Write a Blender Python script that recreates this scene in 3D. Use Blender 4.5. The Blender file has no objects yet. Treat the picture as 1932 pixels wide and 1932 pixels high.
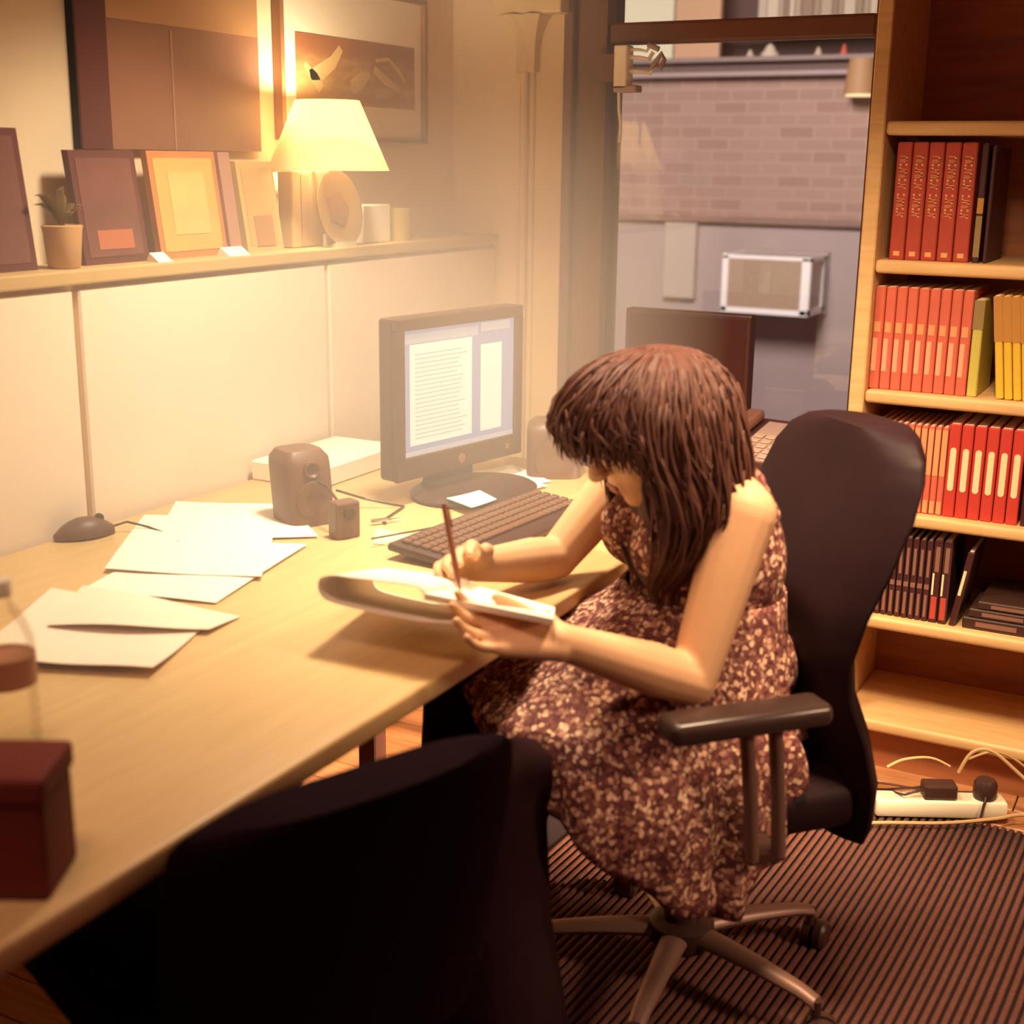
import bpy, bmesh, math, random
from mathutils import Vector, Matrix, Euler
import mathutils.noise as mnoise
random.seed(7)
S = bpy.context.scene
COL = S.collection
PI = math.pi

# ------------------------------------------------------------------ camera, world, lights, exposure
CAM_H = 1.43
cam_d = bpy.data.cameras.new('camera')
cam = bpy.data.objects.new('camera', cam_d); COL.objects.link(cam)
cam_d.sensor_width = 36.0
cam_d.lens = 36.0 * 2531.9 / 1932.0
cam_d.clip_start = 0.05
_p, _y, _r = math.radians(14.7317), math.radians(28.1045), math.radians(-0.7056)
_F = Vector((-math.sin(_y)*math.cos(_p), math.cos(_y)*math.cos(_p), -math.sin(_p)))
_R = Vector((math.cos(_y), math.sin(_y), 0)); _D = _F.cross(_R)
_R2 = math.cos(_r)*_R + math.sin(_r)*_D; _D2 = -math.sin(_r)*_R + math.cos(_r)*_D
_m = Matrix((( _R2.x, -_D2.x, -_F.x, 0.0), (_R2.y, -_D2.y, -_F.y, 0.0), (_R2.z, -_D2.z, -_F.z, CAM_H), (0, 0, 0, 1)))
cam.matrix_world = _m
cam_d.dof.use_dof = True
cam_d.dof.focus_distance = 3.0
cam_d.dof.aperture_fstop = 3.2
S.camera = cam

S.view_settings.view_transform = 'Standard'
S.view_settings.look = 'None'
S.view_settings.gamma = 1.0
S.view_settings.use_curve_mapping = False
S.view_settings.exposure = 0.0

w = bpy.data.worlds.new('world'); S.world = w; w.use_nodes = True
w.node_tree.nodes['Background'].inputs[0].default_value = (1.0, 0.30, 0.26, 1)
w.node_tree.nodes['Background'].inputs[1].default_value = 0.10

def area(name, loc, target, size, power, color, shape='DISK', size_y=None, spread=180):
    d = bpy.data.lights.new(name, 'AREA'); d.shape = shape; d.size = size
    if size_y: d.size_y = size_y
    d.energy = power; d.color = color; d.spread = math.radians(spread)
    o = bpy.data.objects.new(name, d); COL.objects.link(o)
    o.location = loc
    o.rotation_euler = (Vector(target) - Vector(loc)).to_track_quat('-Z', 'Y').to_euler()
    return o
WARM = (1.0, 0.79, 0.54)
S.cycles.transparent_max_bounces = 32
area('pendant_desk', (-1.22, 2.08, 2.16), (-1.38, 2.12, 0.7), 0.26, 25, WARM, spread=106)
area('pendant_room', (-0.36, 1.92, 1.92), (-0.60, 2.42, 0.6), 0.26, 16, (1.0, 0.71, 0.44), spread=100)
area('ceiling_fill', (-0.75, 0.55, 2.55), (-0.9, 1.6, 0.6), 0.7, 5, (1.0, 0.62, 0.44), spread=80)  # unseen soft fill, added to lift the side facing the camera
area('floor_lamp', (1.2, 2.05, 1.45), (-1.0, 2.2, 0.0), 0.30, 4, (1.0, 0.66, 0.42), spread=70)
area('under_desk_fill', (1.15, 2.78, 1.0), (-1.72, 2.62, 0.05), 0.16, 11, (1.0, 0.70, 0.42), spread=26)  # unseen narrow fill, added to brighten the floor under the desk
area('courtyard_light', (-2.2, 4.5, 2.9), (-2.8, 8.5, 0.9), 1.2, 210, (1.0, 0.88, 0.85))

# ------------------------------------------------------------------ materials
def mat(name, col, rough=0.6, metal=0.0, spec=0.4, noise=0.0, nscale=30.0, bump=0.0, bscale=None, coat=0.0, stretch=None):
    m = bpy.data.materials.new(name); m.use_nodes = True
    nt = m.node_tree; b = nt.nodes['Principled BSDF']
    b.inputs['Base Color'].default_value = (*col, 1); b.inputs['Roughness'].default_value = rough
    b.inputs['Metallic'].default_value = metal; b.inputs['Specular IOR Level'].default_value = spec
    b.inputs['Coat Weight'].default_value = coat
    if noise > 0 or bump > 0:
        tc = nt.nodes.new('ShaderNodeTexCoord'); mp = nt.nodes.new('ShaderNodeMapping')
        nt.links.new(tc.outputs['Object'], mp.inputs['Vector'])
        if stretch: mp.inputs['Scale'].default_value = stretch
        n = nt.nodes.new('ShaderNodeTexNoise'); n.inputs['Scale'].default_value = nscale; n.inputs['Detail'].default_value = 4
        nt.links.new(mp.outputs['Vector'], n.inputs['Vector'])
        if noise > 0:
            r = nt.nodes.new('ShaderNodeMix'); r.data_type = 'RGBA'
            r.inputs['A'].default_value = (*[max(0, c*(1-noise)) for c in col], 1)
            r.inputs['B'].default_value = (*[min(1, c*(1+noise)) for c in col], 1)
            nt.links.new(n.outputs['Fac'], r.inputs['Factor']); nt.links.new(r.outputs['Result'], b.inputs['Base Color'])
        if bump > 0:
            n2 = n
            if bscale:
                n2 = nt.nodes.new('ShaderNodeTexNoise'); n2.inputs['Scale'].default_value = bscale
                nt.links.new(mp.outputs['Vector'], n2.inputs['Vector'])
            bp = nt.nodes.new('ShaderNodeBump'); bp.inputs['Strength'].default_value = bump; bp.inputs['Distance'].default_value = 0.004
            nt.links.new(n2.outputs['Fac'], bp.inputs['Height']); nt.links.new(bp.outputs['Normal'], b.inputs['Normal'])
    return m

def emit(name, col, strength):
    m = bpy.data.materials.new(name); m.use_nodes = True; nt = m.node_tree
    b = nt.nodes['Principled BSDF']
    b.inputs['Base Color'].default_value = (*[c*0.25 for c in col], 1)
    b.inputs['Emission Color'].default_value = (*col, 1); b.inputs['Emission Strength'].default_value = strength
    b.inputs['Roughness'].default_value = 0.6
    return m

def glass_mat(name, tint=(1, 1, 1), rough=0.02, ior=1.45, gain=1.0):
    m = bpy.data.materials.new(name); m.use_nodes = True; nt = m.node_tree
    nt.nodes.remove(nt.nodes['Principled BSDF']); out = nt.nodes['Material Output']
    t = nt.nodes.new('ShaderNodeBsdfTransparent'); t.inputs[0].default_value = (*tint, 1)
    g = nt.nodes.new('ShaderNodeBsdfGlossy'); g.inputs['Roughness'].default_value = rough
    f = nt.nodes.new('ShaderNodeFresnel'); f.inputs['IOR'].default_value = ior
    mx = nt.nodes.new('ShaderNodeMixShader')
    ml = nt.nodes.new('ShaderNodeMath'); ml.operation = 'MULTIPLY'; ml.inputs[1].default_value = gain
    nt.links.new(f.outputs[0], ml.inputs[0]); nt.links.new(ml.outputs[0], mx.inputs[0]); nt.links.new(t.outputs[0], mx.inputs[1]); nt.links.new(g.outputs[0], mx.inputs[2])
    nt.links.new(mx.outputs[0], out.inputs['Surface'])
    return m

def spotted(name):
    m = bpy.data.materials.new(name); m.use_nodes = True; nt = m.node_tree; b = nt.nodes['Principled BSDF']
    tc = nt.nodes.new('ShaderNodeTexCoord')
    nz = nt.nodes.new('ShaderNodeTexNoise'); nz.inputs['Scale'].default_value = 60
    nt.links.new(tc.outputs['Object'], nz.inputs['Vector'])
    mv = nt.nodes.new('ShaderNodeMix'); mv.data_type = 'VECTOR'; mv.inputs['Factor'].default_value = 0.012
    nt.links.new(tc.outputs['Object'], mv.inputs['A']); nt.links.new(nz.outputs['Color'], mv.inputs['B'])
    v = nt.nodes.new('ShaderNodeTexVoronoi'); v.inputs['Scale'].default_value = 128; v.inputs['Randomness'].default_value = 1.0
    nt.links.new(mv.outputs['Result'], v.inputs['Vector'])
    sep = nt.nodes.new('ShaderNodeSeparateColor'); nt.links.new(v.outputs['Color'], sep.inputs[0])
    r = nt.nodes.new('ShaderNodeValToRGB'); r.color_ramp.interpolation = 'LINEAR'
    e = r.color_ramp.elements; e[0].position = 0; e[0].color = (0.11, 0.032, 0.032, 1)
    e[1].position = 0.40; e[1].color = (0.19, 0.064, 0.052, 1)
    a = e.new(0.66); a.color = (0.40, 0.18, 0.125, 1); a = e.new(0.92); a.color = (0.78, 0.50, 0.33, 1)
    nt.links.new(sep.outputs[0], r.inputs[0])
    ds = nt.nodes.new('ShaderNodeMapRange'); ds.inputs['From Min'].default_value = 0.50; ds.inputs['From Max'].default_value = 0.85
    nt.links.new(v.outputs['Distance'], ds.inputs['Value'])
    mx = nt.nodes.new('ShaderNodeMix'); mx.data_type = 'RGBA'; mx.inputs['B'].default_value = (0.070, 0.016, 0.018, 1)
    nt.links.new(ds.outputs['Result'], mx.inputs['Factor']); nt.links.new(r.outputs['Color'], mx.inputs['A'])
    nt.links.new(mx.outputs['Result'], b.inputs['Base Color'])
    b.inputs['Roughness'].default_value = 0.75; b.inputs['Specular IOR Level'].default_value = 0.2
    return m

def wood(name, c1, c2, scale=6.0, stretch=(1, 12, 12), rough=0.5):
    m = bpy.data.materials.new(name); m.use_nodes = True; nt = m.node_tree; b = nt.nodes['Principled BSDF']
    tc = nt.nodes.new('ShaderNodeTexCoord'); mp = nt.nodes.new('ShaderNodeMapping'); mp.inputs['Scale'].default_value = stretch
    nt.links.new(tc.outputs['Object'], mp.inputs['Vector'])
    n = nt.nodes.new('ShaderNodeTexNoise'); n.inputs['Scale'].default_value = scale; n.inputs['Detail'].default_value = 6; n.inputs['Distortion'].default_value = 0.6
    nt.links.new(mp.outputs['Vector'], n.inputs['Vector'])
    info = nt.nodes.new('ShaderNodeObjectInfo')
    ad = nt.nodes.new('ShaderNodeMath'); ad.operation = 'MULTIPLY_ADD'; ad.inputs[1].default_value = 0.25; ad.inputs[2].default_value = -0.12
    nt.links.new(info.outputs['Random'], ad.inputs[0])
    s = nt.nodes.new('ShaderNodeMath'); s.operation = 'ADD'
    nt.links.new(n.outputs['Fac'], s.inputs[0]); nt.links.new(ad.outputs[0], s.inputs[1])
    r = nt.nodes.new('ShaderNodeValToRGB'); r.color_ramp.elements[0].position = 0.3; r.color_ramp.elements[1].position = 0.72
    r.color_ramp.elements[0].color = (*c1, 1); r.color_ramp.elements[1].color = (*c2, 1)
    nt.links.new(s.outputs[0], r.inputs[0]); nt.links.new(r.outputs[0], b.inputs['Base Color'])
    b.inputs['Roughness'].default_value = rough
    return m

M = {}
M['wall'] = mat('wall_paint', (0.80, 0.64, 0.44), 0.8, noise=0.03, nscale=4)
M['panel'] = mat('partition_panel', (0.84, 0.66, 0.50), 0.85, noise=0.03, nscale=60, bump=0.1)
M['ledge'] = mat('ledge_wood', (0.52, 0.34, 0.15), 0.6, noise=0.08, nscale=20)
M['trim'] = mat('trim_paint', (0.66, 0.50, 0.30), 0.55)
M['winframe'] = mat('brown_frame', (0.15, 0.058, 0.040), 0.45, noise=0.15, nscale=15)
M['desk'] = wood('desk_wood', (0.58, 0.37, 0.155), (0.67, 0.445, 0.20), 5, (14, 1, 14), 0.38)
M['plank'] = wood('floor_wood', (0.34, 0.135, 0.055), (0.52, 0.24, 0.095), 4, (1.5, 14, 14), 0.45)
M['plankgap'] = mat('floor_base', (0.05, 0.018, 0.012), 0.9)
M['shelf'] = wood('shelf_wood', (0.66, 0.40, 0.16), (0.80, 0.52, 0.24), 4, (1.2, 14, 14), 0.45)
M['shelfback'] = wood('shelf_back', (0.30, 0.105, 0.042), (0.42, 0.15, 0.058), 4, (1.5, 10, 10), 0.6)
M['black'] = mat('black_fabric', (0.012, 0.0035, 0.006), 0.9, spec=0.05, noise=0.25, nscale=120, bump=0.15)
M['blackleather'] = mat('black_leather', (0.015, 0.0042, 0.0055), 0.6, spec=0.16, noise=0.2, nscale=12, bump=0.25, bscale=14)
M['blackplastic'] = mat('black_plastic', (0.055, 0.024, 0.018), 0.4)
M['veiledplastic'] = mat('veiled_black_plastic', (0.13, 0.058, 0.032), 0.45)  # black plastic lightened to brown, with the pale veil put into the colour
M['greymetal'] = mat('grey_metal', (0.24, 0.135, 0.10), 0.42, metal=0.3)
M['armpad'] = mat('arm_pad', (0.055, 0.030, 0.024), 0.28)
M['paper'] = mat('white_paper', (0.90, 0.80, 0.66), 0.7, noise=0.02, nscale=40)
M['paper2'] = mat('cream_paper', (0.88, 0.72, 0.55), 0.7)
M['yellow'] = mat('yellow_note', (0.88, 0.76, 0.38), 0.7)
M['skin'] = mat('skin', (0.74, 0.43, 0.23), 0.55, noise=0.07, nscale=14)
M['skin'].node_tree.nodes['Principled BSDF'].inputs['Subsurface Weight'].default_value = 0.08
M['skin'].node_tree.nodes['Principled BSDF'].inputs['Subsurface Radius'].default_value = (0.01, 0.004, 0.002)
M['lips'] = mat('lips', (0.42, 0.12, 0.085), 0.45)
M['eye'] = mat('eye_white', (0.75, 0.62, 0.5), 0.25)
M['iris'] = mat('eye_iris', (0.03, 0.015, 0.01), 0.2)
M['hair'] = mat('brown_hair', (0.088, 0.030, 0.019), 0.55, noise=0.45, nscale=16, stretch=(4, 4, 1), spec=0.28)
M['dress'] = spotted('spotted_dress')
M['trousers'] = mat('black_trousers', (0.020, 0.006, 0.0075), 0.9, spec=0.1, noise=0.2, nscale=30)
M['rug'] = mat('rug_rib', (0.125, 0.044, 0.029), 0.9, noise=0.45, nscale=160, bump=0.6, bscale=220)
M['rugbase'] = mat('rug_base', (0.018, 0.006, 0.009), 0.95)
M['white'] = mat('white_plastic', (0.86, 0.76, 0.56), 0.4)
M['cord'] = mat('beige_cord', (0.52, 0.33, 0.14), 0.5)
M['gold'] = mat('gold_print', (0.80, 0.42, 0.16), 0.5)
M['redbook'] = mat('red_cloth', (0.46, 0.062, 0.038), 0.6, noise=0.1, nscale=60)
M['pinkbook'] = mat('salmon_cover', (0.66, 0.14, 0.085), 0.55, noise=0.12, nscale=40)
M['palepink'] = mat('pale_salmon_print', (0.86, 0.40, 0.24), 0.55)
M['salmon2'] = mat('pale_orange_cover', (0.74, 0.34, 0.15), 0.55)
M['binder'] = mat('red_binder', (0.56, 0.050, 0.034), 0.5)
M['label'] = mat('binder_label', (0.88, 0.70, 0.40), 0.7)
M['yellowbook'] = mat('yellow_cover', (0.78, 0.50, 0.045), 0.55)
M['ochre'] = mat('ochre_cover', (0.52, 0.24, 0.05), 0.55)
M['greenbook'] = mat('yellow_green_cover', (0.58, 0.50, 0.10), 0.55)
M['olive'] = mat('olive_cover', (0.30, 0.20, 0.075), 0.6)
M['darkbook'] = mat('dark_cover', (0.060, 0.016, 0.016), 0.5)
M['greyprint'] = mat('grey_print', (0.24, 0.115, 0.08), 0.6)
M['brick'] = None
M['stone'] = mat('stone_band', (0.42, 0.335, 0.315), 0.8, noise=0.12, nscale=3)
M['acwhite'] = mat('ac_white', (0.97, 0.94, 0.90), 0.5)
M['acgrille'] = mat('ac_grille', (0.42, 0.30, 0.20), 0.7, noise=0.2, nscale=40)
M['glass'] = glass_mat('window_glass', (0.98, 0.97, 0.96))
M['bottle'] = glass_mat('clear_plastic', (0.985, 0.97, 0.94), 0.10, 1.35, 0.35)
M['darkscreen'] = mat('dark_screen', (0.060, 0.019, 0.017), 0.35)
M['redbox'] = mat('dark_red_box', (0.16, 0.018, 0.010), 0.7)
M['shade'] = None
M['grey'] = mat('grey_keys', (0.42, 0.29, 0.25), 0.5)
M['courtyard'] = mat('courtyard_paving', (0.35, 0.28, 0.26), 0.8, noise=0.1, nscale=3)
M['ceil'] = mat('ceiling_paint', (0.55, 0.30, 0.16), 0.9)

# lit lamp shade: thin fabric that lets the bulb's light through
def shade_mat():
    m = bpy.data.materials.new('lamp_shade_fabric'); m.use_nodes = True; nt = m.node_tree
    nt.nodes.remove(nt.nodes['Principled BSDF']); out = nt.nodes['Material Output']
    d = nt.nodes.new('ShaderNodeBsdfDiffuse'); d.inputs[0].default_value = (0.86, 0.74, 0.52, 1)
    t = nt.nodes.new('ShaderNodeBsdfTranslucent'); t.inputs[0].default_value = (0.90, 0.78, 0.52, 1)
    mx = nt.nodes.new('ShaderNodeMixShader'); mx.inputs[0].default_value = 0.72
    nt.links.new(d.outputs[0], mx.inputs[1]); nt.links.new(t.outputs[0], mx.inputs[2]); nt.links.new(mx.outputs[0], out.inputs['Surface'])
    return m
M['shade'] = shade_mat()

def brick_mat():
    m = bpy.data.materials.new('brick_wall'); m.use_nodes = True; nt = m.node_tree; b = nt.nodes['Principled BSDF']
    tc = nt.nodes.new('ShaderNodeTexCoord')
    mp = nt.nodes.new('ShaderNodeMapping'); mp.inputs['Rotation'].default_value = (PI/2, 0, 0)
    nt.links.new(tc.outputs['Object'], mp.inputs['Vector'])
    k = nt.nodes.new('ShaderNodeTexBrick'); k.inputs['Scale'].default_value = 1.0
    k.inputs['Color1'].default_value = (0.36, 0.225, 0.18, 1); k.inputs['Color2'].default_value = (0.42, 0.28, 0.225, 1)
    k.inputs['Mortar'].default_value = (0.44, 0.31, 0.25, 1)
    k.inputs['Brick Width'].default_value = 0.22; k.inputs['Row Height'].default_value = 0.075; k.inputs['Mortar Size'].default_value = 0.008
    nt.links.new(mp.outputs['Vector'], k.inputs['Vector'])
    n = nt.nodes.new('ShaderNodeTexNoise'); n.inputs['Scale'].default_value = 1.6; nt.links.new(tc.outputs['Object'], n.inputs['Vector'])
    mx = nt.nodes.new('ShaderNodeMix'); mx.data_type = 'RGBA'; mx.blend_type = 'MULTIPLY'; mx.inputs['Factor'].default_value = 0.5
    nt.links.new(k.outputs['Color'], mx.inputs['A']); nt.links.new(n.outputs['Color'], mx.inputs['B'])
    nt.links.new(k.outputs['Color'], b.inputs['Base Color']); b.inputs['Roughness'].default_value = 0.9
    bp = nt.nodes.new('ShaderNodeBump'); bp.inputs['Strength'].default_value = 0.3; bp.inputs['Distance'].default_value = 0.01
    nt.links.new(k.outputs['Fac'], bp.inputs['Height']); bp.invert = True
    nt.links.new(bp.outputs['Normal'], b.inputs['Normal'])
    return m
M['brick'] = brick_mat()

# ------------------------------------------------------------------ object helpers
def wloc(o):
    v = Vector((0, 0, 0))
    while o is not None:
        v = v + Vector(o.location); o = o.parent
    return v

def obj(name, bm, m, parent=None, local=False, smooth=False, label=None, sharp=40):
    """links bm as one mesh object; coordinates are world ones unless local"""
    if isinstance(bm, bpy.types.Mesh):
        me = bm
    else:
        bmesh.ops.recalc_face_normals(bm, faces=bm.faces)
        me = bpy.data.meshes.new(name); bm.to_mesh(me); bm.free()
    if parent is not None and not local:
        me.transform(Matrix.Translation(-wloc(parent)))
    if smooth:
        for p in me.polygons: p.use_smooth = True
        try: me.set_sharp_from_angle(angle=math.radians(sharp))
        except Exception: pass
    if m is not None and not me.materials: me.materials.append(m)
    o = bpy.data.objects.new(name, me); COL.objects.link(o)
    if parent is not None: o.parent = parent
    if label: o['label'] = label
    return o

def thing(name, label, cat, loc=(0, 0, 0), group=None, rotz=0):
    o = bpy.data.objects.new(name, None); COL.objects.link(o)
    o.location = loc; o.rotation_euler = (0, 0, rotz); o.empty_display_size = 0.05
    o['label'] = label; o['category'] = cat
    if group: o['group'] = group
    return o

def tag(o, label, cat, group=None):
    o['label'] = label; o['category'] = cat
    if group: o['group'] = group
    return o

def struct(name, bm, m, parent=None, smooth=False):
    o = obj(name, bm, m, parent, smooth=smooth)
    if parent is None: o['kind'] = 'structure'
    return o

def dup(root, loc=None, label=None, group=None, rot=None):
    r = root.copy(); COL.objects.link(r)
    if loc is not None: r.location = loc
    if rot is not None: r.rotation_euler = rot
    if label: r['label'] = label
    if group: r['group'] = group
    for ch in list(root.children):
        c = ch.copy(); COL.objects.link(c); c.parent = r
        for g in ch.children:
            d = g.copy(); COL.objects.link(d); d.parent = c
    return r

def box(bm, x0, x1, y0, y1, z0, z1, bev=0.0, seg=2, mtx=None):
    r = bmesh.ops.create_cube(bm, size=1.0)
    vs = r['verts']
    for v in vs:
        v.co = Vector((x0 + (v.co.x+.5)*(x1-x0), y0 + (v.co.y+.5)*(y1-y0), z0 + (v.co.z+.5)*(z1-z0)))
    if bev > 0:
        es = list({e for v in vs for e in v.link_edges})
        rr = bmesh.ops.bevel(bm, geom=es, offset=bev, segments=seg, affect='EDGES', profile=0.5)
        vs = list({v for f in rr['faces'] for v in f.verts} | {v for v in vs if v.is_valid})
    if mtx is not None:
        for v in vs: v.co = mtx @ v.co
    return vs

def B(*a, **k):
    bm = bmesh.new(); box(bm, *a, **k); return bm

def tube(bm, pts, rad, n=8, caps=True, squash=None):
    """swept circle along pts; rad is a number or list"""
    pts = [Vector(p) for p in pts]
    rs = rad if isinstance(rad, (list, tuple)) else [rad]*len(pts)
    rings = []
    t0 = (pts[1]-pts[0]).normalized()
    up = Vector((0, 0, 1)) if abs(t0.z) < 0.9 else Vector((1, 0, 0))
    a = t0.cross(up).normalized(); b = t0.cross(a).normalized()
    for i, p in enumerate(pts):
        if i == 0: t = pts[1]-pts[0]
        elif i == len(pts)-1: t = pts[-1]-pts[-2]
        else: t = pts[i+1]-pts[i-1]
        t.normalize()
        a = (a - t*a.dot(t)).normalized(); b = t.cross(a).normalized()
        rings.append([bm.verts.new(p + (a*math.cos(2*PI*k/n) + b*math.sin(2*PI*k/n)*(squash or 1))*rs[i]) for k in range(n)])
    for i in range(len(rings)-1):
        for k in range(n):
            bm.faces.new((rings[i][k], rings[i][(k+1) % n], rings[i+1][(k+1) % n], rings[i+1][k]))
    if caps:
        bm.faces.new(rings[0][::-1]); bm.faces.new(rings[-1])

def T(pts, rad, n=8, **k):
    bm = bmesh.new(); tube(bm, pts, rad, n, **k); return bm

def lathe(bm, prof, c, n=24, axis='z', mtx=None):
    """prof: list of (r, h); closed by caps"""
    rings = []
    for r, h in prof:
        ring = []
        for k in range(n):
            a = 2*PI*k/n
            p = Vector((r*math.cos(a), r*math.sin(a), h))
            if axis == 'y': p = Vector((p.x, p.z, p.y))
            if axis == 'x': p = Vector((p.z, p.x, p.y))
            if mtx is not None: p = mtx @ p
            ring.append(bm.verts.new(p + Vector(c)))
        rings.append(ring)
    for i in range(len(rings)-1):
        for k in range(n):
            bm.faces.new((rings[i][k], rings[i][(k+1) % n], rings[i+1][(k+1) % n], rings[i+1][k]))
    bm.faces.new(rings[0][::-1]); bm.faces.new(rings[-1])

def L(prof, c, n=24, **k):
    bm = bmesh.new(); lathe(bm, prof, c, n, **k); return bm

def loft(bm, rings, cap=True, closed=True):
    vr = [[bm.verts.new(Vector(p)) for p in r] for r in rings]
    n = len(vr[0])
    for i in range(len(vr)-1):
        for k in range(n if closed else n-1):
            bm.faces.new((vr[i][k], vr[i][(k+1) % n], vr[i+1][(k+1) % n], vr[i+1][k]))
    if cap and closed:
        bm.faces.new(vr[0][::-1]); bm.faces.new(vr[-1])
    return vr

def prism(bm, poly, vec):
    """extrudes a closed polygon of 3d points along vec"""
    a = [bm.verts.new(Vector(p)) for p in poly]; b = [bm.verts.new(Vector(p)+Vector(vec)) for p in poly]
    n = len(a)
    bm.faces.new(a[::-1]); bm.faces.new(b)
    for k in range(n): bm.faces.new((a[k], a[(k+1) % n], b[(k+1) % n], b[k]))

def sheet(bm, poly, z, t=0.0012, lift=None):
    """thin polygon sheet (list of (x, y)) lying at height z"""
    prism(bm, [(p[0], p[1], z + (lift[i] if lift else 0)) for i, p in enumerate(poly)], (0, 0, t))

def grid_sheet(bm, P00, P10, P11, P01, nu, nv, zf, t=0.001):
    """bilinear sheet with a height function, closed with thickness"""
    top = []; bot = []
    for j in range(nv+1):
        rt = []; rb = []
        for i in range(nu+1):
            u, v = i/nu, j/nv
            p = Vector(P00)*(1-u)*(1-v) + Vector(P10)*u*(1-v) + Vector(P11)*u*v + Vector(P01)*(1-u)*v
            p.z += zf(u, v)
            rt.append(bm.verts.new(p + Vector((0, 0, t)))); rb.append(bm.verts.new(p))
        top.append(rt); bot.append(rb)
    for j in range(nv):
        for i in range(nu):
            bm.faces.new((top[j][i], top[j][i+1], top[j+1][i+1], top[j+1][i]))
            bm.faces.new((bot[j][i], bot[j+1][i], bot[j+1][i+1], bot[j][i+1]))
    for i in range(nu):
        bm.faces.new((bot[0][i], bot[0][i+1], top[0][i+1], top[0][i])); bm.faces.new((top[nv][i], top[nv][i+1], bot[nv][i+1], bot[nv][i]))
    for j in range(nv):
        bm.faces.new((top[j][0], top[j+1][0], bot[j+1][0], bot[j][0])); bm.faces.new((bot[j][nu], bot[j+1][nu], top[j+1][nu], top[j][nu]))

def ell(bm, c, r, axes=None, seg=20, rings=14):
    """ellipsoid with radii r along axes"""
    c = Vector(c)
    if axes is None: axes = (Vector((1, 0, 0)), Vector((0, 1, 0)), Vector((0, 0, 1)))
    res = bmesh.ops.create_uvsphere(bm, u_segments=seg, v_segments=rings, radius=1.0)
    for v in res['verts']:
        q = v.co.copy(); v.co = c + axes[0]*q.x*r[0] + axes[1]*q.y*r[1] + axes[2]*q.z*r[2]
    return res['verts']

def cap(bm, p0, p1, r0, r1, n=16, m=5):
    """tapered capsule"""
    p0 = Vector(p0); p1 = Vector(p1); t = (p1-p0); ln = t.length; t = t/ln if ln > 1e-6 else Vector((0, 0, 1))
    up = Vector((0, 0, 1)) if abs(t.z) < 0.9 else Vector((1, 0, 0))
    a = t.cross(up).normalized(); b = t.cross(a)
    rings = []
    for i in range(m):
        f = PI/2*(1 - (i+0.3)/(m-0.0+0.3)); rings.append((p0 - t*r0*math.sin(f), r0*math.cos(f)))
    rings.append((p0, r0)); rings.append(((p0+p1)/2, (r0+r1)/2)); rings.append((p1, r1))
    for i in range(m-1, -1, -1):
        f = PI/2*(1 - (i+0.3)/(m+0.3)); rings.append((p1 + t*r1*math.sin(f), r1*math.cos(f)))
    loft(bm, [[c + (a*math.cos(2*PI*k/n) + b*math.sin(2*PI*k/n))*r for k in range(n)] for c, r in rings])

def chain(bm, pts, rads, n=14):
    for i in range(len(pts)-1): cap(bm, pts[i], pts[i+1], rads[i], rads[i+1], n)

def remesh(bm, voxel, smooth=6):
    """fuses overlapping closed shapes into one continuous surface"""
    bmesh.ops.recalc_face_normals(bm, faces=bm.faces)
    me = bpy.data.meshes.new('tmp'); bm.to_mesh(me); bm.free()
    o = bpy.data.objects.new('tmp', me); COL.objects.link(o)
    r = o.modifiers.new('r', 'REMESH'); r.mode = 'VOXEL'; r.voxel_size = voxel; r.adaptivity = 0
    s = o.modifiers.new('s', 'SMOOTH'); s.iterations = smooth; s.factor = 0.5
    dg = bpy.context.evaluated_depsgraph_get(); ev = o.evaluated_get(dg)
    out = bpy.data.meshes.new_from_object(ev)
    bpy.data.objects.remove(o); bpy.data.meshes.remove(me)
    return out

ORD = ('first', 'second', 'third', 'fourth', 'fifth', 'sixth', 'seventh', 'eighth', 'ninth', 'tenth', 'eleventh', 'twelfth', 'thirteenth', 'fourteenth', 'fifteenth', 'sixteenth', 'seventeenth', 'eighteenth', 'nineteenth', 'twentieth', 'last', 'last', 'last')
# ------------------------------------------------------------------ the room
XL, YB, ZC = -2.05, 3.45, 2.60         # left wall, window wall, ceiling
floor = struct('floor', B(-2.1, 1.3, -0.9, 3.5, -0.06, -0.012), M['plankgap'])
_pm = {}
pw = 0.092
def plank_mesh(ln):
    k = round(ln, 3)
    if k not in _pm:
        bm = bmesh.new(); box(bm, 0, ln-0.003, 0.0015, pw-0.0015, -0.014, 0.0, bev=0.0018, seg=1)
        bmesh.ops.recalc_face_normals(bm, faces=bm.faces)
        me = bpy.data.meshes.new('plank'); bm.to_mesh(me); bm.free(); me.materials.append(M['plank']); _pm[k] = me
    return _pm[k]
row = 0
y = 0.35
while y < YB - 0.02:
    x = XL + 0.0; first = True
    lens = [0.55, 1.15, 1.55] if row % 3 == 0 else ([1.05, 1.3, 0.9] if row % 3 == 1 else [0.8, 0.95, 1.5])
    for ln in lens:
        o = bpy.data.objects.new('plank', plank_mesh(ln)); COL.objects.link(o); o.parent = floor; o.location = (x, y, 0)
        x += ln
    y += pw; row += 1

struct('wall_left', B(XL-0.1, XL, -0.9, YB, 0, ZC), M['wall'])
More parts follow.
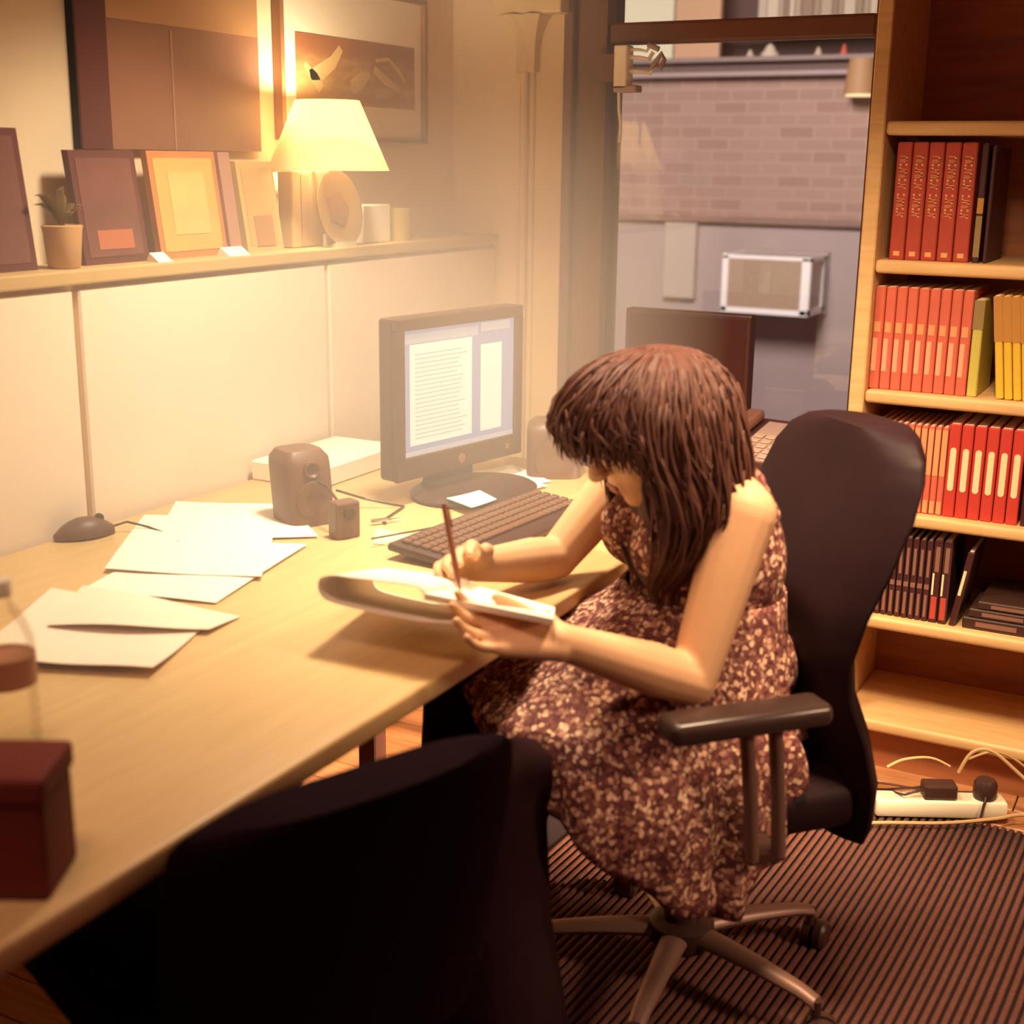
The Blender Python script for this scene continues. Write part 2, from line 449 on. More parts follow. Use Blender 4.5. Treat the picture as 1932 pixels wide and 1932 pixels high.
# window wall with its opening
WX0, WX1, WZ0, WZ1 = -1.675, -0.80, 0.72, 2.45
bm = bmesh.new()
box(bm, XL, WX0, YB, YB+0.16, 0, ZC); box(bm, WX1, 1.3, YB, YB+0.16, 0, ZC)
box(bm, WX0, WX1, YB, YB+0.16, 0, WZ0); box(bm, WX0, WX1, YB, YB+0.16, WZ1, ZC)
struct('wall_back', bm, M['wall'])
struct('ceiling', B(XL-0.1, 1.3, -0.9, YB+0.16, ZC, ZC+0.06), M['ceil'])
bm = bmesh.new(); prism(bm, [(WX1+0.05, YB, 0), (WX1+0.05, YB-0.018, 0), (WX1+0.05, YB-0.018, 0.085), (WX1+0.05, YB-0.006, 0.11), (WX1+0.05, YB, 0.11)], (2.0, 0, 0))
struct('baseboard_back', bm, M['trim'])
bm = bmesh.new(); prism(bm, [(XL+.001, YB, 0), (XL+.001, YB-0.018, 0), (XL+.001, YB-0.018, 0.085), (XL+.001, YB-0.006, 0.11), (XL+.001, YB, 0.11)], (-XL+WX1+0.045, 0, 0))
struct('baseboard_left', bm, M['trim'])

# low partition behind the desk, with panels and a ledge on top
part = struct('wall_partition', B(XL+.001, -1.925, 0.2, YB-.001, 0, 1.195), M['wall'])
for y0, y1 in ((0.2, 1.02), (1.03, 1.83), (1.84, 2.62), (2.63, YB-0.005)):
    obj('panel', B(-1.927, -1.905, y0+0.002, y1-0.002, 0.10, 1.185, bev=0.004, seg=1), M['panel'], part)
bm = bmesh.new(); box(bm, XL+.001, -1.895, 0.2, YB-0.002, 1.195, 1.222, bev=0.004)
ledge = struct('trim_1', bm, M['ledge'])

# fluted casing with a flared bracket on top, left of the window
cas = struct('trim_2', B(-1.822, -1.676, YB-0.022, YB-.001, 0, ZC-.001, bev=0.004, seg=1), M['trim'])
bm = bmesh.new()
for i, (x, r) in enumerate(((-1.806, 0.013), (-1.781, 0.009))):
    tube(bm, [(x, YB-0.024, 0.0), (x, YB-0.024, 1.70)], r, 10)
    r0 = 0
fl = obj('fluting', bm, M['trim'], cas, smooth=True)
fl['kind'] = 'stuff'
bm = bmesh.new()
rings = []
for i in range(13):
    t = i/12
    hw = 0.030 + 0.034*max(0, (t-0.35)/0.65)**2.2
    dp = 0.036 + 0.050*max(0, (t-0.35)/0.65)**2.0
    z = 1.66 + 0.145*t
    cx = -1.794 + 0.004*t
    rings.append([(cx-hw, YB-0.020, z), (cx-hw*0.9, YB-0.020-dp*0.8, z), (cx-hw*0.35, YB-0.020-dp, z), (cx+hw*0.1, YB-0.020-dp*0.75, z), (cx+hw*0.45, YB-0.020-dp, z), (cx+hw*0.95, YB-0.020-dp*0.8, z), (cx+hw, YB-0.020, z)])
loft(bm, rings)
obj('bracket', bm, M['trim'], cas, smooth=True, label='flared bracket at the top of the casing')
obj('crown', B(-1.875, -1.67, YB-0.085, YB-0.023, 1.806, 1.98, bev=0.006), M['trim'], cas)

# the window: brown frame, two sashes, panes
win = struct('window_1', B(WX0-0.01, WX0+0.02, YB-0.035, YB+0.10, WZ0-0.02, WZ1+.02, bev=0.004, seg=1), M['winframe'])
bm = bmesh.new(); box(bm, WX0+0.02, WX0+0.108, YB-0.012, YB+0.10, WZ0-0.0, WZ1); obj('stile', bm, M['winframe'], win)
bm = bmesh.new(); box(bm, WX1-0.056, WX1+0.03, YB-0.012, YB+0.10, WZ0-0.0, WZ1); obj('stile', bm, M['winframe'], win)
obj('head', B(WX0+0.02, WX1, YB-0.012, YB+0.10, WZ1-0.06, WZ1), M['winframe'], win)
obj('sill', B(WX0-0.03, WX1+0.03, YB-0.10, YB+0.10, WZ0-0.03, WZ0, bev=0.006), M['winframe'], win)
low = obj('lower_sash', B(WX0+0.108, WX1-0.056, YB+0.018, YB+0.045, WZ0, WZ0+0.036, bev=0.004, seg=1), M['winframe'], win)
obj('sill_strip', B(WX0+0.108, WX1-0.056, YB+0.012, YB+0.018, WZ0+0.020, WZ0+0.027), M['white'], low)
obj('meeting_rail', B(WX0+0.108, WX1-0.056, YB-0.004, YB+0.045, 1.728, 1.783, bev=0.008), M['winframe'], win)
obj('pane', B(WX0+0.108, WX1-0.056, YB+0.030, YB+0.034, WZ0+0.036, 1.728), M['glass'], win)
obj('pane', B(WX0+0.108, WX1-0.056, YB+0.050, YB+0.054, 1.783, WZ1-0.06), M['glass'], win)

# ------------------------------------------------------------------ outside: brick house across the court
bh = thing('brick_house', 'brick house wall seen through the window across the court', 'building', (-3.0, 8.5, -1.5))
bm = bmesh.new(); box(bm, -6.5, 0.5, 8.5, 8.9, 1.08, 1.95); obj('brick_wall', bm, M['brick'], bh)
bm = bmesh.new(); box(bm, -6.5, 0.5, 8.5, 8.9, -1.5, 1.08); obj('lower_wall', bm, M['stone'], bh)
obj('string_course', B(-6.5, 0.5, 8.44, 8.52, 1.045, 1.085, bev=0.01), mat('brown_course', (0.27, 0.17, 0.135), 0.8), bh)
obj('pilaster', B(-3.39, -3.17, 8.43, 8.5, 0.55, 1.04, bev=0.01), mat('pale_stone', (0.52, 0.44, 0.37), 0.8), bh)
bm = bmesh.new(); box(bm, -6.5, 0.5, 8.38, 8.54, 1.945, 1.975, bev=0.008); obj('cornice', bm, M['stone'], bh)
obj('sill_board', B(-6.5, 0.5, 8.42, 8.95, 2.035, 2.065, bev=0.006), mat('grey_sill', (0.30, 0.23, 0.21), 0.7), bh)
obj('frieze', B(-6.5, 0.5, 8.5, 8.9, 1.975, 2.035), mat('dark_frieze', (0.17, 0.11, 0.095), 0.8), bh)
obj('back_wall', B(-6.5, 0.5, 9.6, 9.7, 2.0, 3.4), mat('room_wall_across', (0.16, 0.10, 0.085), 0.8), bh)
obj('bookshelf_board', B(-3.35, -1.9, 8.98, 9.3, 2.265, 2.29), M['shelfback'], bh)
obj('lit_curtain', B(-4.22, -3.60, 8.95, 8.98, 2.06, 3.0), emit('lit_curtain', (0.95, 0.82, 0.55), 0.62), bh, label='bright lit curtain')
obj('wooden_panel', B(-3.58, -3.26, 8.95, 9.0, 2.06, 3.0), mat('lit_panel', (0.70, 0.44, 0.26), 0.6), bh)
obj('left_pier', B(-6.5, -4.25, 8.5, 8.9, 2.065, 3.4), M['brick'], bh)
obj('right_pier', B(-1.72, 0.5, 8.5, 8.9, 2.065, 3.4), M['brick'], bh)
# books in the lit window over there
bx = -3.02; cols = [(0.62, 0.52, 0.38), (0.50, 0.40, 0.28), (0.40, 0.30, 0.20), (0.72, 0.62, 0.46), (0.34, 0.24, 0.16)]
bmats = [mat('far_book_%d' % i, c, 0.6) for i, c in enumerate(cols)]
i = 0
while bx < -2.02:
    bwid = random.choice((0.035, 0.045, 0.06, 0.08)); hh = random.uniform(0.20, 0.27)
    o = obj('book', B(bx, bx+bwid-0.004, 9.0, 9.16, 2.29, 2.29+hh, bev=0.003, seg=1), bmats[(i*3+i//4) % 5])
    tag(o, '%s book from the left in the row behind the window across the court' % ORD[i], 'book', 'books behind the window across the court')
    bx += bwid; i += 1
for k, (xa, wd, ht, c, nm, lab) in enumerate(((-2.93, .05, .055, 0, 'ornament', 'small pale pointed ornament, leftmost on the sill across the court'),
        (-2.80, .11, .085, 3, 'ornament', 'largest white ornament on the sill across the court'),
        (-2.49, .05, .06, 0, 'ornament', 'small pale ornament in the middle of the sill across the court'),
        (-2.33, .045, .075, 9, 'ornament', 'red ornament on the sill across the court'))):
    mm = bmats[c] if c < 9 else mat('red_ornament', (0.62, 0.12, 0.06), 0.5)
    bm = L([(wd*0.5, 0), (wd*0.55, ht*0.25), (wd*0.34, ht*0.55), (wd*0.25, ht*0.8), (wd*0.08, ht)], (xa, 8.62, 2.065), 14)
    tag(obj(nm, bm, mm, smooth=True), lab, 'ornament')
# air conditioner in the wall across the court
ac = thing('air_conditioner', 'white framed box air conditioner sticking out of the brick house', 'air conditioner', (-2.68, 8.3, 0.46))
ax0, ax1, ay0, ay1, az0, az1 = -2.855, -2.312, 8.10, 8.46, 0.523, 0.870
obj('casing', B(ax0, ax1, ay0+.012, ay1, az0, az1, bev=0.006, seg=1), mat('ac_casing', (0.60, 0.52, 0.46), 0.6), ac)
for (a0, a1, c0, c1) in ((ax0-.005, ax0+0.035, az0, az1), (ax1-0.042, ax1+.005, az0, az1)):
    obj('front_bar', B(a0, a1, ay0-0.004, ay0+0.014, c0, c1, bev=0.003, seg=1), M['acwhite'], ac)
obj('front_bar', B(ax0, ax1, ay0-0.004, ay0+0.014, az0-.004, az0+0.030), M['acwhite'], ac)
obj('front_bar', B(ax0, ax1, ay0-0.004, ay0+0.014, az1-0.018, az1+.004), M['acwhite'], ac)
obj('grille', B(ax0+.03, ax1-.04, ay0+0.0, ay0+0.013, az0+.03, az1-.018), M['acgrille'], ac)
for yy in (ay0, ay0+0.30, ay1-0.045):
    obj('side_bar', B(ax1, ax1+0.014, yy, yy+0.045, az0, az1), M['acwhite'], ac)
obj('side_bar', B(ax1, ax1+0.014, ay0, ay1, az0-.004, az0+0.035), M['acwhite'], ac)
obj('side_bar', B(ax1, ax1+0.014, ay0, ay1, az1-0.022, az1+.004), M['acwhite'], ac)
obj('top_bar', B(ax0-.005, ax0+0.02, ay0, ay1, az1, az1+0.008), M['acwhite'], ac)
obj('back_plate', B(ax0-.02, ax1+.02, ay1-.002, 8.5, az0-.02, az1+.02), M['stone'], ac)
# wall lantern on the right of the house
wl = thing('wall_lantern', 'small lit lantern on the brick house near the bookcase edge', 'lantern', (-2.16, 8.44, 1.80))
bm = L([(0.10, 0), (0.075, 0.20)], (-2.14, 8.34, 1.83), 16); obj('shade', bm, mat('lantern_shade', (0.45, 0.26, 0.12), 0.6), wl, smooth=True)
obj('bulb', L([(0.085, 0), (0.085, 0.012)], (-2.14, 8.34, 1.816), 16), emit('lantern_bulb', (1.0, 0.8, 0.42), 1.1), wl)
obj('bracket', B(-2.15, -2.13, 8.40, 8.5, 1.93, 1.96), M['winframe'], wl)
# ground of the court
struct('trim_3', B(-8, 2, YB+0.16, 8.5, -1.6, -1.5), M['courtyard'])
# white cable box with looped cable, on the window frame
cb = thing('cable_box', 'white cable box with looped cable hanging at the upper left edge of the window', 'cable box', (-1.505, 3.43, 1.61))
obj('box_body', B(-1.526, -1.488, 3.392, 3.437, 1.612, 1.722, bev=0.003, seg=1), M['acwhite'], cb)
obj('foot', B(-1.526, -1.460, 3.392, 3.437, 1.604, 1.622, bev=0.003, seg=1), M['stone'], cb)
for dz, ln, rr in ((0.100, 0.055, 0.004), (0.080, 0.062, 0.0055), (0.046, 0.068, 0.006)):
    z0 = 1.612+dz
    pts = [(-1.488, 3.415, z0), (-1.488+ln*0.5, 3.410, z0-0.002), (-1.488+ln*0.85, 3.413, z0-0.006), (-1.488+ln, 3.42, z0+0.012)]
    obj('cable_loop', T(pts, rr, 8), M['acwhite'], cb, smooth=True)
for pts in ([(-1.438, 3.415, 1.722), (-1.422, 3.413, 1.716), (-1.408, 3.415, 1.710)], [(-1.430, 3.415, 1.66), (-1.412, 3.412, 1.682), (-1.400, 3.415, 1.70), (-1.392, 3.415, 1.684), (-1.405, 3.415, 1.662)]):
    obj('cable_loop', T(pts, 0.007, 8), M['stone'], cb, smooth=True)
obj('hanging_cord', T([(-1.518, 3.415, 1.604), (-1.516, 3.415, 1.56), (-1.509, 3.415, 1.52), (-1.512, 3.415, 1.475)], 0.0045, 8), M['acwhite'], cb, smooth=True)
obj('bracket', B(-1.585, -1.526, 3.392, 3.437, 1.63, 1.70), M['winframe'], cb)

# ------------------------------------------------------------------ rug
rug = thing('ribbed_rug', 'brown ribbed rug under the office chair', 'rug', (-0.5, 1.9, 0))
RX0, RX1, RY0, RY1 = -1.25, 0.45, 0.6, 2.90
obj('backing', B(RX0, RX1, RY0, RY1, 0.0005, 0.005), M['rugbase'], rug)
bm = bmesh.new(); ln = RY1-RY0
tube(bm, [(0.035*math.sin(t*2.2) + 0.10*t, -ln/2 + ln*t, 0.007) for t in [i/14 for i in range(15)]], 0.0062, 6, squash=0.75)
bmesh.ops.recalc_face_normals(bm, faces=bm.faces)
ribme = bpy.data.meshes.new('rib'); bm.to_mesh(ribme); bm.free(); ribme.materials.append(M['rug'])
for p_ in ribme.polygons: p_.use_smooth = True
nx = int((RX1-RX0-0.16)/0.0165)
for i in range(nx):
    o = bpy.data.objects.new('rib', ribme); COL.objects.link(o); o.parent = rug
    o.location = (RX0 + 0.01 + 0.0165*i - rug.location.x, (RY0+RY1)/2 - rug.location.y, 0)

# ------------------------------------------------------------------ desk
DZ = 0.73
desk = thing('desk', 'long light wooden desk along the left partition', 'desk', (-1.4, 1.6, 0))
bm = bmesh.new(); box(bm, -1.895, -0.915, 0.35, 2.82, DZ-0.032, DZ, bev=0.006, seg=3); obj('desktop', bm, M['desk'], desk, smooth=True)
for lx, ly in ((-1.5, 2.19), (-0.99, 2.74), (-1.83, 2.74), (-1.83, 0.45), (-0.99, 0.45)):
    obj('leg', B(lx-0.022, lx+0.022, ly-0.022, ly+0.022, 0, DZ-0.032, bev=0.003, seg=1), M['winframe'], desk)
obj('rail', B(-1.83, -1.80, 0.47, 2.72, DZ-0.10, DZ-0.033), M['winframe'], desk)
obj('rail', B(-1.805, -1.012, 2.725, 2.75, DZ-0.09, DZ-0.033), M['winframe'], desk)

def rot_frame(c, ang, tilt=0.0):
    return Matrix.Translation(Vector(c)) @ Matrix.Rotation(ang, 4, 'Z') @ Matrix.Rotation(tilt, 4, 'Y')

# ---- lit computer monitor: local frame x = toward the viewer, y = along the screen
mon = thing('computer_monitor', 'computer monitor on the desk with a lit white page on screen', 'monitor', (-1.44, 2.46, DZ))
MF = rot_frame((-1.44, 2.455, 0), math.radians(-10.5))
mw_, mz0, mz1 = 0.205, 0.782, 1.118
def MB(x0, x1, y0, y1, z0, z1, bev=0.0, seg=2):
    bm = bmesh.new(); box(bm, x0, x1, y0, y1, z0, z1, bev=bev, seg=seg, mtx=MF); return bm
obj('housing', MB(-0.045, 0.0, -mw_, mw_, mz0, mz1, 0.008), M['blackplastic'], mon)
obj('bezel', MB(-0.004, 0.008, -mw_, mw_, mz1-0.026, mz1, 0.003), M['blackplastic'], mon)
obj('bezel', MB(-0.004, 0.008, -mw_, mw_, mz0, mz0+0.048, 0.003), M['blackplastic'], mon)
obj('bezel', MB(-0.004, 0.008, -mw_, -mw_+0.026, mz0+.048, mz1-.026, 0.002), M['blackplastic'], mon)
obj('bezel', MB(-0.004, 0.008, mw_-0.026, mw_, mz0+.048, mz1-.026, 0.002), M['blackplastic'], mon)
sc_ = obj('screen', MB(-0.001, 0.001, -mw_+0.026, mw_-0.026, mz0+0.048, mz1-0.026), emit('screen_blue', (0.36, 0.37, 0.50), 0.65), mon)
pg = emit('screen_page', (0.86, 0.79, 0.64), 0.80)
pgd = emit('screen_band', (0.60, 0.60, 0.62), 0.55)
pgl = emit('screen_text', (0.60, 0.56, 0.48), 0.6)
s0, s1, q0, q1 = -mw_+0.026, mw_-0.026, mz0+0.048, mz1-0.026
obj('page', MB(0.001, 0.0016, s0+0.020, s0+0.215, q0+0.022, q1-0.03), pg, sc_)
obj('page', MB(0.001, 0.0016, s0+0.245, s1-0.042, q0+0.022, q1-0.05), pg, sc_)
obj('toolbar', MB(0.001, 0.0016, s0+0.005, s0+0.235, q1-0.028, q1-0.008), pgd, sc_)
obj('toolbar', MB(0.001, 0.0016, s0+0.245, s1-0.015, q1-0.022, q1-0.004), pgd, sc_)
obj('taskbar', MB(0.001, 0.0016, s0, s1, q0, q0+0.010), pgd, sc_)
bm = bmesh.new()
for k in range(20):
    zz = q0+0.035+0.0092*k
    box(bm, 0.0016, 0.0019, s0+0.035, s0+0.035+random.uniform(0.13, 0.165), zz, zz+0.0022, mtx=MF)
o = obj('text_lines', bm, pgl, sc_); o['kind'] = 'stuff'
bm = bmesh.new(); lathe(bm, [(0.011, 0), (0.011, 0.0015)], (0, 0, 0), 16, axis='x')
bm.transform(MF @ Matrix.Translation((0.0085, -0.005, mz0+0.022))); obj('badge', bm, M['greymetal'], mon, label='round silver badge')
obj('power_button', MB(0.008, 0.0105, mw_-0.06, mw_-0.048, mz0+0.018, mz0+0.030, 0.002, 1), M['greymetal'], mon)
bm = bmesh.new(); loft(bm, [[MF @ Vector((x*1.0 + (-0.03 if 1 else 0), y, z)) for x, y in ((-s, -0.07), (s*0.9, -0.06), (s*0.9, 0.06), (-s, 0.07))] for s, z in ((0.022, DZ+0.012), (0.016, 0.76), (0.016, 0.83))])
obj('neck', bm, M['blackplastic'], mon)
bm = bmesh.new(); rings = []
for h, k in ((0.001, 0.97), (0.010, 1.0), (0.016, 0.93), (0.018, 0.6)):
    rings.append([MF @ Vector((0.04 + 0.125*k*math.cos(a), 0.155*k*math.sin(a), DZ+h)) for a in [2*PI*j/32 for j in range(32)]])
loft(bm, rings); obj('base', bm, M['blackplastic'], mon, smooth=True, label='oval stand base')

# ---- keyboard
kb = thing('keyboard', 'black computer keyboard in front of the lit monitor', 'keyboard', (-1.205, 2.22, DZ))
KF = rot_frame((-1.192, 2.175, DZ), math.radians(-4), math.radians(5))
bm = bmesh.new(); box(bm, -0.082, 0.082, -0.245, 0.245, 0.009, 0.025, bev=0.006, mtx=KF); obj('body', bm, M['blackplastic'], kb, smooth=True)
kme = {}
for rI in range(5):
    yy = -0.228
    while yy < 0.222:
        wd = 0.018 if not (rI == 4 and -0.12 < yy < 0.0) else 0.105
        k = round(wd, 3)
        if k not in kme:
            bm = bmesh.new(); box(bm, -0.0085, 0.0085, 0.001, wd-0.001, 0, 0.007, bev=0.002, seg=1)
            bmesh.ops.recalc_face_normals(bm, faces=bm.faces)
            me = bpy.data.meshes.new('key'); bm.to_mesh(me); bm.free(); me.materials.append(M['veiledplastic']); kme[k] = me
        o = bpy.data.objects.new('key', kme[k]); COL.objects.link(o); o.parent = kb
        o.matrix_local = Matrix.Translation(-Vector(kb.location)) @ KF @ Matrix.Translation((-0.055 + 0.0215*rI, yy, 0.0245))
        yy += wd + 0.0015
obj('cable', T([KF @ Vector(p) for p in ((-0.08, -0.02, 0.016), (-0.10, -0.03, 0.004), (-0.12, -0.10, 0.004), (-0.15, -0.2, 0.004))], 0.002, 6), M['blackplastic'], kb)
for sy in (-0.2, 0.2):
    obj('foot', T([KF @ Vector((-0.065, sy-0.02, 0.0045)), KF @ Vector((-0.065, sy+0.02, 0.0045))], 0.0055, 8), M['blackplastic'], kb)

# ---- pair of loudspeakers
def speaker(x, y, ang, wd, dp, ht, label, m):
    t = thing('desk_speaker', label, 'speaker', (x, y, DZ), 'pair of desk speakers')
    F = rot_frame((x, y, DZ), ang)
    bm = bmesh.new()
    n = 10; rings = []
    for i in range(n+1):
        f = i/n; lean = -0.02*f
        topk = 1.0 if f < 0.85 else 1.0 - 0.25*((f-0.85)/0.15)**2
        poly = []
        for j in range(24):
            a = 2*PI*j/24; cx = math.copysign(abs(math.cos(a))**0.5, math.cos(a)); sy = math.copysign(abs(math.sin(a))**0.5, math.sin(a))
            poly.append(F @ Vector((dp/2*cx*topk + lean, wd/2*sy*topk, ht*f)))
        rings.append(poly)
    loft(bm, rings); obj('cabinet', bm, m, t, smooth=True)
    for zz, rr, nm in ((0.36, 0.36, 'woofer'), (0.76, 0.17, 'tweeter')):
        bm = bmesh.new(); lathe(bm, [(wd*rr, -0.002), (wd*rr, 0.004), (wd*rr*0.8, 0.005), (wd*rr*0.3, -0.004), (wd*rr*0.05, -0.001)], (0, 0, 0), 20, axis='x')
        bm.transform(F @ Matrix.Translation((dp/2-0.02*zz+0.001, 0, ht*zz))); obj(nm, bm, M['veiledplastic'], t, smooth=True)
    return t
speaker(-1.575, 2.075, math.radians(-25), 0.105, 0.10, 0.145, 'dark desk speaker beside the loose papers, left of the monitor', M['veiledplastic'])
speaker(-1.335, 2.70, math.radians(-62), 0.125, 0.11, 0.125, 'dark rounded desk speaker at the far desk end, behind the face', M['veiledplastic'])
# small dark box beside the speaker, with its lead
sb = thing('speaker_control', 'small dark box standing beside the left desk speaker', 'control box', (-1.44, 2.02, DZ))
bm = bmesh.new(); F = rot_frame((-1.44, 2.02, DZ), math.radians(-25)); box(bm, -0.018, 0.018, -0.026, 0.026, 0, 0.072, bev=0.005, mtx=F); obj('body', bm, M['veiledplastic'], sb)
bm = bmesh.new(); lathe(bm, [(0.012, 0), (0.011, 0.008)], (0, 0, 0), 16, axis='x'); bm.transform(F @ Matrix.Translation((0.018, 0, 0.05))); obj('knob', bm, M['blackplastic'], sb)
obj('lead', T([(-1.445, 2.02, DZ+0.06), (-1.50, 2.05, DZ+0.085), (-1.57, 2.08, DZ+0.09)], 0.003, 6), M['blackplastic'], sb)
# lead and shiny plug at the monitor's foot
o = obj('audio_lead', T([(-1.55, 2.15, DZ+0.05), (-1.53, 2.22, DZ+0.02), (-1.46, 2.26, DZ+0.004), (-1.44, 2.16, DZ+0.003), (-1.42, 2.13, DZ+0.004)], 0.0028, 6), M['blackplastic'], None)
tag(o, 'thin dark lead lying between the left speaker and the monitor base', 'cable')
bm = bmesh.new(); tube(bm, [(-1.445, 2.115, DZ+0.006), (-1.425, 2.145, DZ+0.006)], [0.006, 0.006], 10); tube(bm, [(-1.425, 2.145, DZ+0.006), (-1.41, 2.168, DZ+0.006)], [0.0035, 0.002], 10)
tag(obj('metal_plug', bm, mat('chrome', (0.9, 0.85, 0.75), 0.12, metal=1.0)), 'shiny metal plug lying left of the monitor base', 'plug')

# ---- sheets of paper, notes
def curl(a, b): return lambda u, v: a*max(0, u-0.55)**2 + b*max(0, 0.35-v)**2
sheets = [
 ('paper_sheet', [(-1.86, 1.93), (-1.60, 2.02), (-1.40, 1.72), (-1.66, 1.62)], 'large bright white sheet lying on top of the papers by the left speaker', 0.006),
 ('paper_sheet', [(-1.885, 2.05), (-1.66, 2.14), (-1.475, 1.985), (-1.72, 1.80)], 'white sheet under the bright one, its corner nearest the left speaker', 0.004),
 ('paper_sheet', [(-1.70, 1.85), (-1.46, 1.93), (-1.385, 1.585), (-1.62, 1.52)], 'white sheet with a corner towards the front edge of the desk, below the bright sheet', 0.002),
]
for nm, q, lab, zz in sheets:
    bm = bmesh.new(); P = [(x, y, DZ+zz) for x, y in q]
    grid_sheet(bm, *P, 8, 8, (lambda u, v, k=zz: 0.0015*math.sin(5*u+3*v+k*900)+0.0015))
    tag(obj(nm, bm, M['paper'], smooth=True), lab, 'paper', 'loose papers on the desk')
bm = bmesh.new(); grid_sheet(bm, (-1.66, 1.50, DZ+.001), (-1.345, 1.535, DZ+.001), (-1.255, 1.30, DZ+.001), (-1.50, 1.20, DZ+.001), 14, 12,
    lambda u, v: 0.001 + 0.060*max(0, v-0.45)**2*(1-0.5*u) + 0.03*max(0, 0.4-u)**2 + 0.003*math.sin(6*u+2*v))
tag(obj('paper_sheet', bm, M['paper2'], smooth=True), 'cream sheet with curling edges nearest the water bottle', 'paper', 'loose papers on the desk')
bm = bmesh.new(); grid_sheet(bm, (-1.63, 1.54, DZ+.005), (-1.31, 1.555, DZ+.005), (-1.30, 1.47, DZ+.012), (-1.52, 1.36, DZ+.010), 10, 6, lambda u, v: 0.003*math.sin(5*u))
tag(obj('paper_sheet', bm, M['paper2'], smooth=True), 'second cream sheet lying across the curled one', 'paper', 'loose papers on the desk')
env = [
 ([(-1.50, 2.60), (-1.455, 2.725), (-1.30, 2.62), (-1.36, 2.49)], 0.001, 'upper white envelope between the monitor and the far speaker', 'paper'),
 ([(-1.46, 2.52), (-1.40, 2.62), (-1.285, 2.57), (-1.325, 2.41)], 0.004, 'lower white envelope overlapping the upper one, behind the keyboard', 'paper'),
 ([(-1.385, 2.305), (-1.36, 2.40), (-1.292, 2.352), (-1.302, 2.265)], 0.019, 'small white note on the monitor base', 'paper')]
for q, zz, lab, mk in env:
    bm = bmesh.new(); grid_sheet(bm, *[(x, y, DZ+zz) for x, y in q], 5, 5, lambda u, v: 0.004*(u-0.5)**2+0.001)
    tag(obj('envelope' if 'envelope' in lab else 'paper_note', bm, M[mk], smooth=True), lab, 'envelope' if 'envelope' in lab else 'note')
bm = bmesh.new(); grid_sheet(bm, *[(x, y, DZ+.001) for x, y in [(-1.42, 2.10), (-1.322, 2.085), (-1.30, 2.02), (-1.365, 2.005)]], 5, 5, lambda u, v: 0.010*max(0, u-.5)**2)
tag(obj('sticky_note', bm, M['yellow'], smooth=True), 'pale yellow sticky note on the desk left of the keyboard', 'note')
# low white tray at the wall, left of the monitor
bm = bmesh.new(); box(bm, -1.89, -1.70, 2.30, 2.62, DZ, DZ+0.045, bev=0.004, seg=1)
st = obj('paper_stack', bm, M['paper'], None); tag(st, 'low stack of white paper against the partition, left of the monitor', 'paper stack')

# ---- mouse with its cable
ms = thing('computer_mouse', 'dark computer mouse on the left of the desk', 'mouse', (-1.86, 1.77, DZ))
F = rot_frame((-1.86, 1.77, DZ), math.radians(65))
bm = bmesh.new(); rings = []
for t in [i/12 for i in range(13)]:
    x = -0.056+0.112*t; wv = 0.032*(math.sin(PI*min(max(t, 0.03), 0.97)))**0.5; h = 0.036*(math.sin(PI*(0.06+0.85*t)))**0.8
    rings.append([F @ Vector((x, wv*math.cos(a)*(1 if math.sin(a) > -0.1 else 0.9), max(0.001, 0.004 + h*math.sin(a)))) for a in [2*PI*k/16 for k in range(16)]])
loft(bm, rings); obj('shell', bm, M['veiledplastic'], ms, smooth=True)
bm = bmesh.new(); lathe(bm, [(0.009, -0.003), (0.009, 0.003)], (0, 0, 0), 14, axis='y'); bm.transform(F @ Matrix.Translation((0.03, 0, 0.033))); obj('scroll_wheel', bm, M['blackplastic'], ms)
obj('cable', T([F @ Vector(p) for p in ((0.052, 0, 0.012), (0.08, -0.01, 0.02), (0.11, -0.04, 0.012), (0.13, -0.10, 0.006), (0.12, -0.16, 0.008))], 0.0022, 6), M['blackplastic'], ms)

# ---- water bottle, glass, red box put in for a dark lens blur, at the near left end of the desk
bo = thing('water_bottle', 'clear plastic water bottle at the left front of the desk', 'bottle', (-1.215, 1.02, DZ))
pr_ = [(0.012, 0.001), (0.028, 0.0), (0.034, 0.006), (0.035, 0.014)]
for i in range(5): pr_ += [(0.0355, 0.018+0.014*i), (0.033, 0.025+0.014*i)]
pr_ += [(0.0355, 0.092), (0.0345, 0.098), (0.0345, 0.135), (0.0355, 0.140), (0.034, 0.155), (0.026, 0.178), (0.0145, 0.197), (0.0125, 0.205), (0.0125, 0.214)]
obj('body', L(pr_, (-1.215, 1.02, DZ), 28), M['bottle'], bo, smooth=True, sharp=60)
obj('label_band', L([(0.0352, 0.099), (0.0352, 0.134)], (-1.215, 1.02, DZ), 28), mat('bottle_label', (0.42, 0.17, 0.08), 0.5), bo, smooth=True)
obj('cap', L([(0.0145, 0.206), (0.0148, 0.209), (0.0148, 0.222), (0.0135, 0.225)], (-1.215, 1.02, DZ), 20), M['white'], bo, smooth=True)
gl = thing('drinking_glass', 'clear drinking glass standing behind the water bottle', 'glass', (-1.50, 1.24, DZ))
bm = bmesh.new(); rings = []
for r, h in ((0.030, 0.0), (0.033, 0.05), (0.037, 0.11), (0.0345, 0.11), (0.031, 0.05), (0.027, 0.008), (0.004, 0.008)):
    rings.append([(-1.46+r*math.cos(a), 1.16+r*math.sin(a), DZ+h) for a in [2*PI*k/24 for k in range(24)]])
loft(bm, rings); obj('tumbler', bm, M['bottle'], gl, smooth=True)
rb = thing('stand_in_box', 'dark red stand-in box at the near left corner of the desk', 'box', (-1.20, 0.86, DZ))
RBF = rot_frame((-0.935, 0.812, DZ), math.radians(28))
